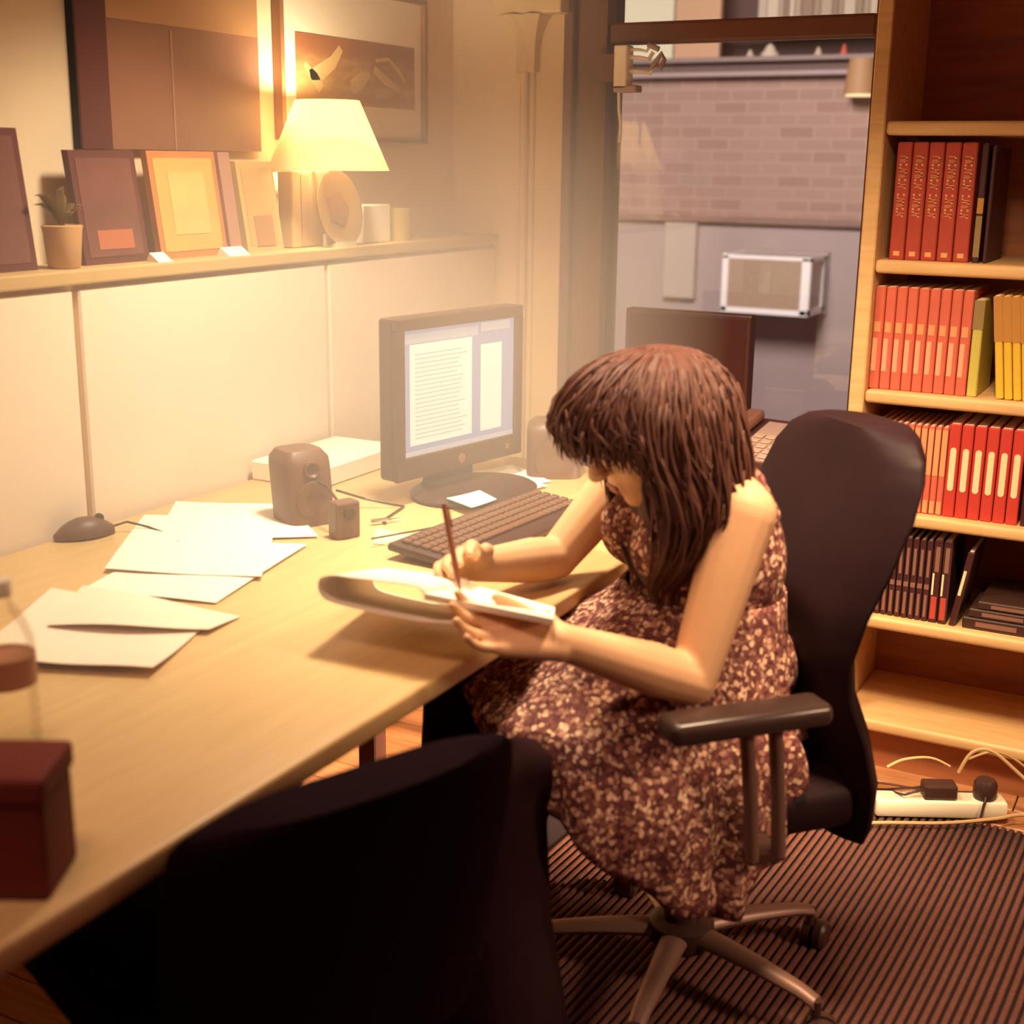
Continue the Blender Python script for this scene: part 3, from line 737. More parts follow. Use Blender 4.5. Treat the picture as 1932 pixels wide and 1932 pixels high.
bm = bmesh.new(); box(bm, -0.30, 0.0, 0.0, 0.09, 0.0, 0.105, bev=0.006); bm.transform(RBF); obj('body', bm, M['redbox'], rb)
bm = bmesh.new(); box(bm, -0.303, 0.003, -0.003, 0.093, 0.102, 0.130, bev=0.006); bm.transform(RBF); obj('lid', bm, M['redbox'], rb)

# ------------------------------------------------------------------ ledge and left wall: pictures, lamp, small things
LZ = 1.222
def stand(name, y0, y1, z1, xf, m, label, cat, th=0.016, lean=0.03):
    """flat thing standing on the ledge, leaning on the wall"""
    bm = bmesh.new(); h = z1-LZ
    prism(bm, [(xf, y0, LZ), (xf-th, y0, LZ), (xf-th-lean, y0, z1), (xf-lean, y0, z1)], (0, y1-y0, 0))
    return bm
def picture(y0, y1, z1, xf, frame_m, face_m, label, cat, inset=0.014, extra=None, group=None):
    t = thing('leaning_picture' if cat == 'picture' else 'book', label, cat, (xf, (y0+y1)/2, LZ), group)
    lean = 0.03
    obj('board' if cat == 'picture' else 'cover', stand('b', y0, y1, z1, xf, None, '', ''), frame_m, t)
    h = z1-LZ
    def on_face(ya, yb, fa, fb, off):
        xa = xf - lean*fa; xb = xf - lean*fb
        bm = bmesh.new(); prism(bm, [(xa+off, ya, LZ+h*fa), (xa-0.001, ya, LZ+h*fa), (xb-0.001, ya, LZ+h*fb), (xb+off, ya, LZ+h*fb)], (0, yb-ya, 0)); return bm
    if face_m: obj('print', on_face(y0+inset, y1-inset, inset/h, 1-inset/h, 0.0012), face_m, t)
    if extra: extra(t, on_face)
    return t
cDark = mat('maroon_board', (0.10, 0.022, 0.020), 0.6); cDark2 = mat('dark_print', (0.15, 0.050, 0.038), 0.6, noise=0.35, nscale=14)
cOr = mat('orange_board', (0.50, 0.19, 0.065), 0.6); cYe = mat('ochre_print', (0.62, 0.36, 0.11), 0.6, noise=0.15, nscale=12)
cPi = mat('mauve_spine', (0.40, 0.21, 0.16), 0.6); cTan = mat('tan_cover', (0.52, 0.33, 0.14), 0.6, noise=0.1, nscale=10); cTan2 = mat('tan_box', (0.56, 0.37, 0.16), 0.7)
picture(1.66, 1.795, 1.474, -1.955, cDark, cDark2, 'dark maroon picture, leftmost on the ledge', 'picture')
def em(t, f):
    bm = bmesh.new()
    o = obj('emblem', f(1.955, 2.05, 0.13, 0.30, 0.0022), mat('red_emblem', (0.40, 0.12, 0.06), 0.6), t, label='reddish emblem on the lower half')
picture(1.914, 2.088, 1.437, -1.955, cDark, cDark2, 'dark picture with a red emblem beside the plant pot', 'picture', extra=em)
def em2(t, f):
    obj('portrait', f(2.175, 2.285, 0.22, 0.80, 0.0022), mat('pale_ochre', (0.70, 0.44, 0.16), 0.6, noise=0.2, nscale=16), t)
picture(2.124, 2.331, 1.438, -1.955, cOr, cYe, 'orange picture with a pale ochre figure, centre left of the ledge', 'picture', extra=em2)
picture(2.337, 2.374, 1.437, -1.950, cPi, None, 'mauve book standing between the orange and the tan picture', 'book')
def em3(t, f):
    obj('figure', f(2.435, 2.50, 0.06, 0.40, 0.0022), mat('brown_figure', (0.40, 0.21, 0.10), 0.6), t)
picture(2.400, 2.528, 1.418, -1.955, cTan2, cTan, 'tan picture with a brown figure at its foot', 'picture', extra=em3)
tb = thing('cardboard_box', 'plain tan box standing behind the round dish on the ledge', 'box', (-2.0, 2.66, LZ))
obj('body', B(-2.0, -1.958, 2.567, 2.767, LZ, 1.398, bev=0.003, seg=1), cTan2, tb)
obj('flap', B(-1.958, -1.9555, 2.60, 2.63, LZ+.005, 1.39), cTan, tb)
# round dish on edge
di = thing('round_dish', 'round olive brown dish propped on edge in front of the tan box', 'dish', (-1.945, 2.70, LZ))
bm = bmesh.new(); lathe(bm, [(0.001, -0.010), (0.05, -0.009), (0.088, 0.002), (0.090, 0.006), (0.084, 0.006), (0.05, -0.003), (0.001, -0.004)], (0, 0, 0), 36, axis='x')
bm.transform(Matrix.Translation((-1.922, 2.70, LZ+0.089)) @ Matrix.Rotation(math.radians(-10), 4, 'Y')); obj('plate', bm, mat('olive_glaze', (0.40, 0.245, 0.10), 0.4), di, smooth=True)
bm = bmesh.new(); lathe(bm, [(0.001, 0), (0.045, -0.001), (0.045, 0.0012), (0.001, 0.0014)], (0, 0, 0), 5, axis='x')
bm.transform(Matrix.Translation((-1.9245, 2.70, LZ+0.089)) @ Matrix.Rotation(math.radians(-10), 4, 'Y')); obj('centre_motif', bm, mat('brown_glaze', (0.30, 0.15, 0.07), 0.4), di)
bm = bmesh.new(); prism(bm, [(-1.900, 2.66, LZ), (-1.940, 2.66, LZ), (-1.940, 2.66, LZ+0.03), (-1.936, 2.66, LZ+0.03), (-1.928, 2.66, LZ+0.004), (-1.900, 2.66, LZ+0.012)], (0, 0.08, 0)); obj('stand', bm, M['white'], di)
tag(obj('white_box', B(-1.975, -1.935, 2.822, 2.945, LZ, 1.316, bev=0.004), M['paper']), 'small white box on the ledge right of the round dish', 'box')
tag(obj('olive_tin', L([(0.034, 0), (0.036, 0.003), (0.036, 0.078), (0.033, 0.083)], (-1.945, 2.995, LZ), 20), mat('olive_tin', (0.44, 0.31, 0.10), 0.5), smooth=True), 'small olive tin, rightmost on the ledge', 'tin')
for k, (ya, yb, lab) in enumerate(((2.06, 2.10, 'little white card lying before the orange picture'), (2.275, 2.345, 'white card lying before the mauve book on the ledge'))):
    bm = bmesh.new(); prism(bm, [(-1.905, ya, LZ), (-1.940, ya, LZ), (-1.930, ya, LZ+0.018)], (0, yb-ya, 0)); tag(obj('place_card', bm, M['paper']), lab, 'card')
# pot with a small plant
pp = thing('potted_plant', 'small plant in a pale tan pot between two dark pictures', 'plant', (-1.945, 1.85, LZ))
obj('pot', L([(0.026, 0), (0.030, 0.004), (0.036, 0.070), (0.038, 0.078), (0.034, 0.080), (0.030, 0.070)], (-1.945, 1.85, LZ), 20), mat('tan_pot', (0.56, 0.32, 0.15), 0.6), pp, smooth=True)
for k in range(9):
    a = 2.4*k; ln = 0.045+0.01*(k % 3)
    c = Vector((-1.945, 1.85, LZ+0.075)); d = Vector((math.cos(a)*0.7, math.sin(a), 0)); zt = 0.5+0.35*((k*7) % 4)/3
    pts = [c + d*ln*t + Vector((0, 0, ln*zt*1.3*math.sin(PI*0.6*t))) for t in (0, 0.35, 0.7, 1.0)]
    bm = bmesh.new(); tube(bm, pts, [0.002, 0.011, 0.010, 0.001], 8, squash=0.25); obj('leaf', bm, mat('dark_leaf', (0.13, 0.075, 0.025), 0.5) if k == 0 else bpy.data.materials['dark_leaf'], pp, smooth=True)

# framed print
fp = thing('framed_print', 'framed print with wide cream mat on the wall above the lamp', 'picture', (XL, 2.95, 1.66))
fy0, fy1, fz0, fz1 = 2.628, 3.272, 1.468, 1.84
frm = mat('dark_wood_frame', (0.30, 0.13, 0.05), 0.5)
for a in ((fy0, fy0+.014, fz0, fz1), (fy1-.014, fy1, fz0, fz1), (fy0+.014, fy1-.014, fz0, fz0+.010), (fy0+.014, fy1-.014, fz1-.014, fz1)):
    obj('frame_bar', B(XL+.001, XL+0.026, *a), frm, fp)
obj('mat_board', B(XL+.002, XL+0.012, fy0+.014, fy1-.014, fz0+.010, fz1-.014), M['paper'], fp)
def print_mat():
    m = bpy.data.materials.new('sepia_print'); m.use_nodes = True; nt = m.node_tree; b = nt.nodes['Principled BSDF']
    tc = nt.nodes.new('ShaderNodeTexCoord'); sp = nt.nodes.new('ShaderNodeSeparateXYZ'); nt.links.new(tc.outputs['Generated'], sp.inputs[0])
    n = nt.nodes.new('ShaderNodeTexNoise'); n.inputs['Scale'].default_value = 5; n.inputs['Detail'].default_value = 4; nt.links.new(tc.outputs['Generated'], n.inputs['Vector'])
    r0 = nt.nodes.new('ShaderNodeValToRGB'); r0.color_ramp.elements[0].color = (0.46, 0.26, 0.09, 1); r0.color_ramp.elements[1].color = (0.32, 0.12, 0.045, 1)
    r0.color_ramp.elements[0].position = 0.25; r0.color_ramp.elements[1].position = 0.8
    nt.links.new(sp.outputs['Z'], r0.inputs[0])
    r1 = nt.nodes.new('ShaderNodeValToRGB'); r1.color_ramp.elements[0].position = 0.45; r1.color_ramp.elements[1].position = 0.62
    nt.links.new(n.outputs['Fac'], r1.inputs[0])
    mk = nt.nodes.new('ShaderNodeMapRange'); mk.inputs['From Min'].default_value = 0.85; mk.inputs['From Max'].default_value = 0.55; nt.links.new(sp.outputs['Z'], mk.inputs['Value'])
    mu = nt.nodes.new('ShaderNodeMath'); mu.operation = 'MULTIPLY'; nt.links.new(r1.outputs[0], mu.inputs[0]); nt.links.new(mk.outputs[0], mu.inputs[1])
    mu2 = nt.nodes.new('ShaderNodeMath'); mu2.operation = 'MULTIPLY'; mu2.inputs[1].default_value = 0.35; nt.links.new(mu.outputs[0], mu2.inputs[0])
    mx = nt.nodes.new('ShaderNodeMix'); mx.data_type = 'RGBA'; mx.inputs['B'].default_value = (0.70, 0.46, 0.20, 1)
    nt.links.new(mu2.outputs[0], mx.inputs['Factor']); nt.links.new(r0.outputs[0], mx.inputs['A']); nt.links.new(mx.outputs['Result'], b.inputs['Base Color'])
    b.inputs['Roughness'].default_value = 0.6
    return m
pi_ = obj('print', B(XL+.012, XL+0.0128, 2.700, 3.225, 1.556, 1.715), print_mat(), fp, label='sepia image with pale shapes')
pale = mat('pale_ink', (0.66, 0.44, 0.19), 0.7)
def blob(pts, wd):
    bm = bmesh.new(); q = []
    P = [Vector((0, a, b)) for a, b in pts]
    up = []; dn = []
    for i, p in enumerate(P):
        t = (P[min(i+1, len(P)-1)] - P[max(i-1, 0)]).normalized(); nrm = Vector((0, -t.z, t.y)); ww = wd[i]
        up.append(p+nrm*ww); dn.append(p-nrm*ww)
    prism(bm, [(XL+0.0128, p.y, p.z) for p in up + dn[::-1]], (0.0004, 0, 0)); return bm
for pts, wd in (([(2.755, 1.62), (2.80, 1.63), (2.85, 1.655), (2.885, 1.69)], [0.012, 0.02, 0.016, 0.010]), ([(2.735, 1.645), (2.775, 1.615), (2.80, 1.59)], [0.006, 0.014, 0.012]),
                ([(2.93, 1.60), (2.975, 1.62), (3.01, 1.635)], [0.018, 0.02, 0.006]), ([(3.03, 1.65), (3.08, 1.625), (3.15, 1.605)], [0.010, 0.012, 0.006]), ([(3.04, 1.672), (3.10, 1.678), (3.15, 1.65), (3.18, 1.625)], [0.004, 0.005, 0.005, 0.003])):
    obj('pale_shape', blob(pts, wd), pale, pi_)
# large dark pin board
pb = thing('pin_board', 'large dark brown board hung on the left wall above the ledge', 'board', (XL, 2.27, 1.6))
by0, by1, bz0, bz1 = 1.995, 2.552, 1.440, 1.735
obj('board', B(XL+.001, XL+0.02, by0, by1, bz0, 2.1), mat('dark_board', (0.27, 0.125, 0.075), 0.5, noise=0.15, nscale=5), pb)
obj('side_strip', B(XL+.001, XL+0.026, by0, by0+0.08, bz0, 2.1), cDark, pb, label='darker strip along the left side')
obj('top_sheet', B(XL+.02, XL+0.0225, by0+0.085, by1-.004, 1.69, 2.1), mat('tan_sheet', (0.44, 0.23, 0.10), 0.6), pb, label='lighter sheet across the top')
obj('seam', B(XL+.02, XL+0.0215, 2.262, 2.267, bz0, 1.68), mat('board_seam', (0.40, 0.20, 0.11), 0.5), pb)

# lamp on the ledge
lp = thing('table_lamp', 'lit table lamp with cream shade on the ledge before the framed print', 'lamp', (-1.905, 2.63, LZ))
LX, LY = -1.905, 2.64
LPX, LPY = -2.024, 2.62
obj('base', L([(0.018, 0), (0.018, 0.006), (0.006, 0.010), (0.006, 0.16)], (LPX, LPY, LZ), 16), M['greymetal'], lp, smooth=True)
obj('stem', T([(LPX, LPY, LZ+0.15), (LPX+.01, LPY+.03, LZ+0.185), (LX, LY, LZ+0.215), (LX, LY, LZ+0.25)], 0.005, 8), M['greymetal'], lp, smooth=True)
bm = bmesh.new(); n = 40; rings = []
for r, z in ((0.141, 1.400), (0.074, 1.556), (0.0725, 1.556), (0.1395, 1.400)):
    rings.append([(LX+r*math.cos(2*PI*k/n), LY+r*math.sin(2*PI*k/n), z) for k in range(n)])
vr = loft(bm, rings, cap=False)
for k in range(n): bm.faces.new((vr[3][k], vr[3][(k+1) % n], vr[0][(k+1) % n], vr[0][k]))
obj('lamp_shade', bm, M['shade'], lp, smooth=True)
bm = bmesh.new(); ell(bm, (LX-.035, LY-.05, 1.485), (0.022, 0.022, 0.03), seg=14, rings=10); obj('bulb', bm, emit('bulb_glow', (1.0, 0.82, 0.52), 10), lp, smooth=True)
pl = bpy.data.lights.new('table_lamp_bulb', 'POINT'); pl.energy = 7.5; pl.color = (1.0, 0.80, 0.50); pl.shadow_soft_size = 0.02
po = bpy.data.objects.new('table_lamp_bulb', pl); COL.objects.link(po); po.location = (LX-.02, LY-.02, 1.528)

# ------------------------------------------------------------------ bookcase
bk = thing('bookcase', 'tall light wooden bookcase right of the window', 'bookcase', (-0.2, 3.2, 0))
BX0, BX1, BY0, BY1 = -0.757, 0.62, 3.05, 3.42
obj('side_panel', B(BX0, BX0+0.034, BY0, BY1, 0, 2.2, bev=0.003, seg=1), M['shelf'], bk)
obj('side_panel', B(BX1-0.034, BX1, BY0, BY1, 0, 2.2, bev=0.003, seg=1), M['shelf'], bk)
obj('back_panel', B(BX0+.034, BX1-.034, BY1-0.012, BY1, 0.09, 2.17), M['shelfback'], bk)
SH = [1.520, 1.2235, 0.931, 0.652, 0.395, 0.135]
for z in SH:
    bm = bmesh.new(); box(bm, BX0+.034, BX1-.034, BY0+0.004, BY1-.012, z-0.030, z, bev=0.009, seg=3); obj('shelf_board', bm, M['shelf'], bk, smooth=True)
obj('top_board', B(BX0+.034, BX1-.034, BY0, BY1, 2.17, 2.2), M['shelf'], bk)
obj('plinth', B(BX0+.034, BX1-.034, BY0+0.05, BY0+0.066, 0, 0.104), M['shelfback'], bk)

def book(x, wd, z, ht, dp, m, label, group, name='book', y0=None, tilt=0.0, parts=()):
    """a book spine towards the room; x is its left edge; local x along the shelf"""
    y0 = BY0+0.03 if y0 is None else y0
    t = thing(name, label, 'book' if name == 'book' else 'binder', (x, y0, z), group)
    F = Matrix.Rotation(tilt, 4, 'Y')
    g_ = 0.0008
    bm = bmesh.new(); box(bm, g_, wd-g_, 0.0, dp, 0, ht, bev=min(0.0025, wd*0.2), seg=1); bm.transform(F); obj('cover', bm, m, t, local=True)
    bm = bmesh.new(); box(bm, g_+0.003, wd-g_-0.003, 0.006, dp-0.0, ht-0.001, ht+0.0004); bm.transform(F); obj('pages', bm, M['paper'], t, local=True)
    for nm, (a0, a1, c0, c1), pm in parts:
        bm = bmesh.new(); box(bm, wd*a0, wd*a1, -0.0008, 0.0004, ht*c0, ht*c1); bm.transform(F); obj(nm, bm, pm, t, local=True)
    return t

# shelf two from the top: five red volumes with gold lettering
def letters(t, wd, z0, z1, n, m, ht):
    bm = bmesh.new()
    for i in range(n):
        a = z0 + (z1-z0)*(i/n); b = a + (z1-z0)/n*0.62
        kind = (i*7+3) % 4
        xa, xb = wd*0.25, wd*0.75
        th = (b-a)*0.28
        if kind in (0, 2): box(bm, xa, xb, -0.0011, 0.0004, ht*a, ht*(a+th))
        if kind in (0, 3): box(bm, xa, xb, -0.0011, 0.0004, ht*(b-th), ht*b)
        if kind in (1, 2): box(bm, xa, xa+wd*0.12, -0.0011, 0.0004, ht*a, ht*b)
        if kind in (0, 1, 3): box(bm, xb-wd*0.12, xb, -0.0011, 0.0004, ht*a, ht*b)
    o = obj('lettering', bm, m, t, local=True); o['kind'] = 'stuff'
x = -0.700
pos_word = ('leftmost', 'second from left', 'middle', 'second from right', 'rightmost')
for i in range(5):
    t = book(x, 0.0335, SH[1], 0.252, 0.20, M['redbook'], '%s of the five tall red books with gold lettering' % pos_word[i], 'red books with gold lettering', parts=(('publisher_mark', (0.3, 0.7, 0.035, 0.075), M['gold']),))
    letters(t, 0.0335, 0.37, 0.58, 7, M['gold'], 0.252); letters(t, 0.0335, 0.61, 0.90, 9, M['gold'], 0.252)
    x += 0.0345
book(x+0.006, 0.016, SH[1], 0.250, 0.20, M['darkbook'], 'thin dark book with a yellow spot right of the tall red books', None, parts=(('yellow_spot', (0.1, 0.9, 0.42, 0.55), M['ochre']), ('green_spot', (0.1, 0.9, 0.05, 0.4), M['olive'])))
book(x+0.028, 0.010, SH[1], 0.246, 0.20, M['darkbook'], 'thin plain dark book at the end of the tall red books', None)
# third shelf: nine salmon volumes, a green one, yellow leaning ones
x = -0.722
for i in range(9):
    book(x, 0.0236, SH[2], 0.232, 0.18, M['pinkbook'], '%s salmon red paperback from the left in the salmon row' % ORD[i], 'salmon red paperbacks',
         parts=(('pale_stripe', (0.12, 0.55, 0.18, 0.50), M['palepink']), ('title_spot', (0.15, 0.72, 0.56, 0.66), M['salmon2'])))
    x += 0.0240
book(x+0.001, 0.0225, SH[2], 0.214, 0.18, M['greenbook'], 'yellow green paperback between the salmon and the yellow books', None, parts=(('olive_top', (0.0, 1.0, 0.70, 0.995), M['olive']),))
x += 0.052
yl = ('first', 'second', 'third', 'fourth', 'fifth', 'sixth', 'seventh')
for i in range(7):
    book(x+0.0185*i+0.012, 0.0180, SH[2], 0.226, 0.18, M['yellowbook'], '%s leaning yellow book from the left, beside the dark gap' % yl[i], 'leaning yellow books', tilt=math.radians(-6.5), parts=(('ochre_top', (0.0, 1.0, 0.56, 0.995), M['ochre']),))
# fourth shelf: thin pale salmon books, red binders with labels, a dark binder
x = -0.700
for i in range(11):
    book(x, 0.0148, SH[3], 0.205, 0.18, M['pinkbook'], '%s thin pale salmon booklet from the left beside the red binders' % ORD[i], 'thin pale salmon booklets',
         parts=(('pale_panel', (0.12, 0.88, 0.45, 0.97), M['salmon2']), ('pale_foot', (0.12, 0.8, 0.02, 0.16), M['salmon2'])))
    x += 0.0152
for i in range(6):
    bd = book(x+0.0275*i, 0.0268, SH[3], 0.215, 0.22, M['binder'], '%s red binder from the left with a long cream label' % yl[i], 'red binders with cream labels', name='binder', parts=())
    bm = bmesh.new(); hw = 0.0066; cx = 0.0134; zz0, zz1 = 0.068, 0.155
    poly = []
    for a in range(7): poly.append((cx+hw*math.cos(PI+PI*a/6), -0.0012, zz0+hw*math.sin(PI+PI*a/6)))
    for a in range(7): poly.append((cx+hw*math.cos(PI*a/6), -0.0012, zz1+hw*math.sin(PI*a/6)))
    prism(bm, poly, (0, 0.0014, 0)); obj('spine_label', bm, M['label'], bd, local=True)
x += 0.0275*6+0.004
book(x, 0.03, SH[3], 0.215, 0.22, M['darkbook'], 'dark binder right of the red binders', None, name='binder')
# fifth shelf: dark volumes, two mottled ones, a leaning one, a dark stack
x = -0.700
for i in range(10):
    book(x, 0.0150, SH[4], 0.196, 0.17, M['darkbook'], '%s slim dark book from the left on the fifth shelf' % ORD[i], 'slim dark books',
         parts=(('title_print', (0.3, 0.7, 0.55, 0.88), M['greyprint']), ('band', (0.15, 0.85, 0.40, 0.46), M['greyprint']), ('foot_print', (0.3, 0.7, 0.06, 0.33), M['greyprint'])))
    x += 0.0158
for i in range(2):
    book(x, 0.021, SH[4], 0.200, 0.17, M['darkbook'], '%s of the two dark books with grey flashes on their spines' % ('left', 'right')[i], 'dark books with grey flashes',
         parts=(('grey_flash', (0.3, 0.75, 0.62, 0.92), M['greyprint']), ('grey_flash', (0.15, 0.35, 0.34, 0.6), M['label']), ('red_foot', (0.2, 0.8, 0.05, 0.32), M['redbook'])))
    x += 0.0215
book(x+0.004, 0.016, SH[4], 0.185, 0.17, M['darkbook'], 'dark book leaning beside the flat black folders', None, tilt=math.radians(9), parts=(('grey_flash', (0.2, 0.6, 0.42, 0.75), M['label']),))
xx = x+0.035
for i, (h, dx) in enumerate(((0.028, 0.0), (0.022, 0.012), (0.02, 0.03))):
    zb = SH[4] + (0, 0.028, 0.050)[i]
    t = thing('folder', ('bottom', 'middle', 'top')[i] + ' black folder lying in the flat stack on the fifth shelf', 'folder', (xx+dx, BY0+0.03, zb), 'flat stack of black folders')
    bm = bmesh.new(); box(bm, 0, 0.30, 0, 0.22, 0.0005, h-0.0005, bev=0.003, seg=1); obj('cover', bm, M['blackplastic'], t, local=True)
    bm = bmesh.new(); box(bm, 0.03, 0.12, -0.0008, 0.0004, h*0.3, h*0.7); obj('print', bm, M['greyprint'], t, local=True)

# ------------------------------------------------------------------ table under the window: screen, telephone
tb2 = thing('side_table', 'dark side table under the window', 'table', (-1.1, 3.15, 0))
obj('table_top', B(-1.47, -0.80, 2.90, 3.33, 0.70, DZ, bev=0.004, seg=1), M['winframe'], tb2)
for lx in (-1.44, -0.83):
    for ly in (2.93, 3.30): obj('leg', B(lx-.02, lx+.02, ly-.02, ly+.02, 0, 0.70), M['winframe'], tb2)
m2 = thing('dark_monitor', 'dark switched off monitor in front of the window behind the head', 'monitor', (-1.2, 3.2, DZ))
obj('panel', B(-1.378, -1.042, 3.185, 3.225, 0.80, 1.066, bev=0.005), M['darkscreen'], m2)
obj('screen', B(-1.366, -1.054, 3.1835, 3.1855, 0.815, 1.053), mat('off_screen', (0.060, 0.018, 0.016), 0.5, spec=0.15), m2)
obj('neck', B(-1.24, -1.18, 3.20, 3.225, DZ+0.01, 0.82), M['darkscreen'], m2)
obj('base', L([(0.10, 0), (0.10, 0.008), (0.06, 0.014)], (-1.21, 3.19, DZ), 24), M['darkscreen'], m2)
ph = thing('telephone', 'dark desk telephone with a grey keypad between the dark monitor and the chair', 'telephone', (-0.93, 3.1, DZ))
F = Matrix.Translation((-0.945, 3.11, DZ)) @ Matrix.Rotation(math.radians(-8), 4, 'Z')
bm = bmesh.new(); prism(bm, [(-0.125, -0.14, 0.0), (-0.125, 0.11, 0.0), (-0.125, 0.11, 0.078), (-0.125, -0.14, 0.018)], (0.235, 0, 0)); bm.transform(F); obj('body', bm, mat('phone_dark', (0.085, 0.034, 0.036), 0.5), ph)
sl = math.atan2(0.06, 0.25)
G = F @ Matrix.Translation((0, -0.14, 0.018)) @ Matrix.Rotation(sl, 4, 'X')
bm = bmesh.new(); box(bm, -0.055, 0.080, 0.012, 0.235, 0.0, 0.003); bm.transform(G); obj('key_plate', bm, M['grey'], ph)
bm = bmesh.new(); box(bm, 0.083, 0.106, 0.008, 0.20, 0.0, 0.003); bm.transform(G); obj('index_card', bm, M['paper'], ph, label='white index strip')
for i in range(5):
    for j in range(4):
        bm = bmesh.new(); box(bm, -0.048+0.031*j, -0.048+0.031*j+0.024, 0.024+0.027*i, 0.024+0.027*i+0.020, 0.003, 0.008, bev=0.002, seg=1); bm.transform(G); obj('key', bm, mat('phone_key', (0.50, 0.34, 0.27), 0.5) if (i+j) == 0 else bpy.data.materials['phone_key'], ph)
bm = bmesh.new(); box(bm, -0.112, -0.066, 0.005, 0.24, 0.006, 0.034, bev=0.010); bm.transform(G); obj('handset', bm, mat('phone_handset', (0.22, 0.10, 0.075), 0.5), ph)

# white adapters plugged in low on the window wall
for k, (xx, zz, lab) in enumerate(((-1.525, 0.115, 'left white power adapter low on the window wall under the desk'), (-1.425, 0.112, 'right white power adapter low on the window wall under the desk'))):
    t = thing('power_adapter', lab, 'adapter', (xx, YB-0.02, zz))
    bm = bmesh.new(); box(bm, xx-0.032, xx+0.032, YB-0.052, YB-0.001, zz, zz+0.055, bev=0.008); obj('body', bm, M['white'], t, smooth=True)
    obj('lead', T([(xx, YB-0.045, zz+0.005), (xx+0.01, YB-0.05, 0.05), (xx+0.05, YB-0.06, 0.006), (xx+0.16, YB-0.08, 0.006)], 0.003, 6), M['white'], t)

# ------------------------------------------------------------------ power strip and leads by the bookcase
ps = thing('power_strip', 'white power strip on the floor before the bookcase', 'power strip', (-0.42, 2.90, 0))
F = rot_frame((-0.435, 2.90, 0.013), math.radians(26.5))
bm = bmesh.new(); box(bm, -0.16, 0.135, -0.03, 0.03, 0, 0.040, bev=0.008); bm.transform(F); obj('housing', bm, M['white'], ps, smooth=True)
for k in range(5):
    bm = bmesh.new(); lathe(bm, [(0.019, 0), (0.019, 0.001), (0.016, 0.0012)], (0, 0, 0), 16); bm.transform(F @ Matrix.Translation((-0.125+0.055*k, 0, 0.040))); obj('socket', bm, mat('socket_face', (0.70, 0.58, 0.40), 0.5) if k == 0 else bpy.data.materials['socket_face'], ps)
pa = thing('plug_adapter', 'flat black adapter plugged into the middle of the power strip', 'adapter', (-0.42, 2.9, 0.046), 'black plugs in the power strip')
bm = bmesh.new(); box(bm, -0.052, 0.022, -0.022, 0.022, 0.0415, 0.075, bev=0.005); bm.transform(F); obj('body', bm, M['blackplastic'], pa)
for dy in (-0.008, 0.008):
    obj('lead', T([F @ Vector(p) for p in ((-0.050, dy, 0.06), (-0.07, dy*1.2, 0.055), (-0.095, dy*2, 0.05), (-0.12, 0.05, 0.03), (-0.17, 0.10, 0.006))], 0.0026, 6), M['blackplastic'], pa)
pa2 = thing('plug_adapter', 'round black plug at the right end of the power strip', 'adapter', (-0.34, 2.95, 0.046), 'black plugs in the power strip')
bm = bmesh.new(); lathe(bm, [(0.024, 0.0415), (0.026, 0.05), (0.026, 0.075), (0.020, 0.085)], (0.088, 0, 0), 18); bm.transform(F); obj('body', bm, M['blackplastic'], pa2, smooth=True)
obj('lead', T([F @ Vector(p) for p in ((0.085, -0.020, 0.055), (0.078, -0.034, 0.045), (0.070, -0.042, 0.012))], 0.003, 6), M['blackplastic'], pa2)
crd = [
 ([(-0.13, 0.02, 0.10), (-0.09, 0.03, 0.115), (-0.03, 0.035, 0.118), (0.015, 0.03, 0.10)], 'beige cord arching over the flat black adapter'),
 ([(0.035, 0.03, 0.085), (0.06, 0.03, 0.135), (0.10, 0.02, 0.145), (0.16, 0.0, 0.10), (0.22, -0.03, 0.05), (0.30, -0.05, 0.02)], 'thick beige cord looping over the round plug'),
 ([(0.06, 0.05, 0.11), (0.12, 0.06, 0.125), (0.18, 0.06, 0.10), (0.26, 0.05, 0.03)], 'thin beige cord behind the thick loop'),
 ([(-0.30, -0.095, 0.012), (-0.16, -0.078, 0.012), (-0.02, -0.072, 0.012), (0.10, -0.050, 0.014), (0.17, -0.035, 0.018), (0.30, -0.055, 0.016)], 'long beige cord lying on the rug in front of the power strip'),
 ([(-0.30, 0.10, 0.008), (-0.2, 0.11, 0.008), (-0.12, 0.13, 0.008), (-0.02, 0.10, 0.008), (0.1, 0.09, 0.008)], 'brown cord lying on the floor behind the power strip')]
def smoothpts(p, k=6):
    P = [Vector(q) for q in p]; out = []
    for i in range(len(P)-1):
        a = P[max(i-1, 0)]; b = P[i]; c = P[i+1]; d = P[min(i+2, len(P)-1)]
        for j in range(k):
            t = j/k; out.append(0.5*((2*b) + (c-a)*t + (2*a-5*b+4*c-d)*t*t + (3*b-a-3*c+d)*t**3))
    out.append(P[-1]); return out
for k, (pts, lab) in enumerate(crd):
    o = obj('extension_cord', T([F @ q for q in smoothpts(pts)], 0.0042 if k in (1, 3) else 0.003, 8), M['cord'] if k < 4 else M['winframe'], smooth=True)
    tag(o, lab, 'cord', 'cords around the power strip')

# ------------------------------------------------------------------ office chair (local frame: g forward, l left)
CC = Vector((-0.73, 2.03, 0.0)); GA = math.radians(228)
gv = Vector((math.cos(GA), math.sin(GA), 0)); lv = Vector((-gv.y, gv.x, 0)); zv = Vector((0, 0, 1))
def W(g, l, z): return CC + gv*g + lv*l + zv*z
CM = Matrix(((gv.x, lv.x, 0, CC.x), (gv.y, lv.y, 0, CC.y), (0, 0, 1, 0), (0, 0, 0, 1)))

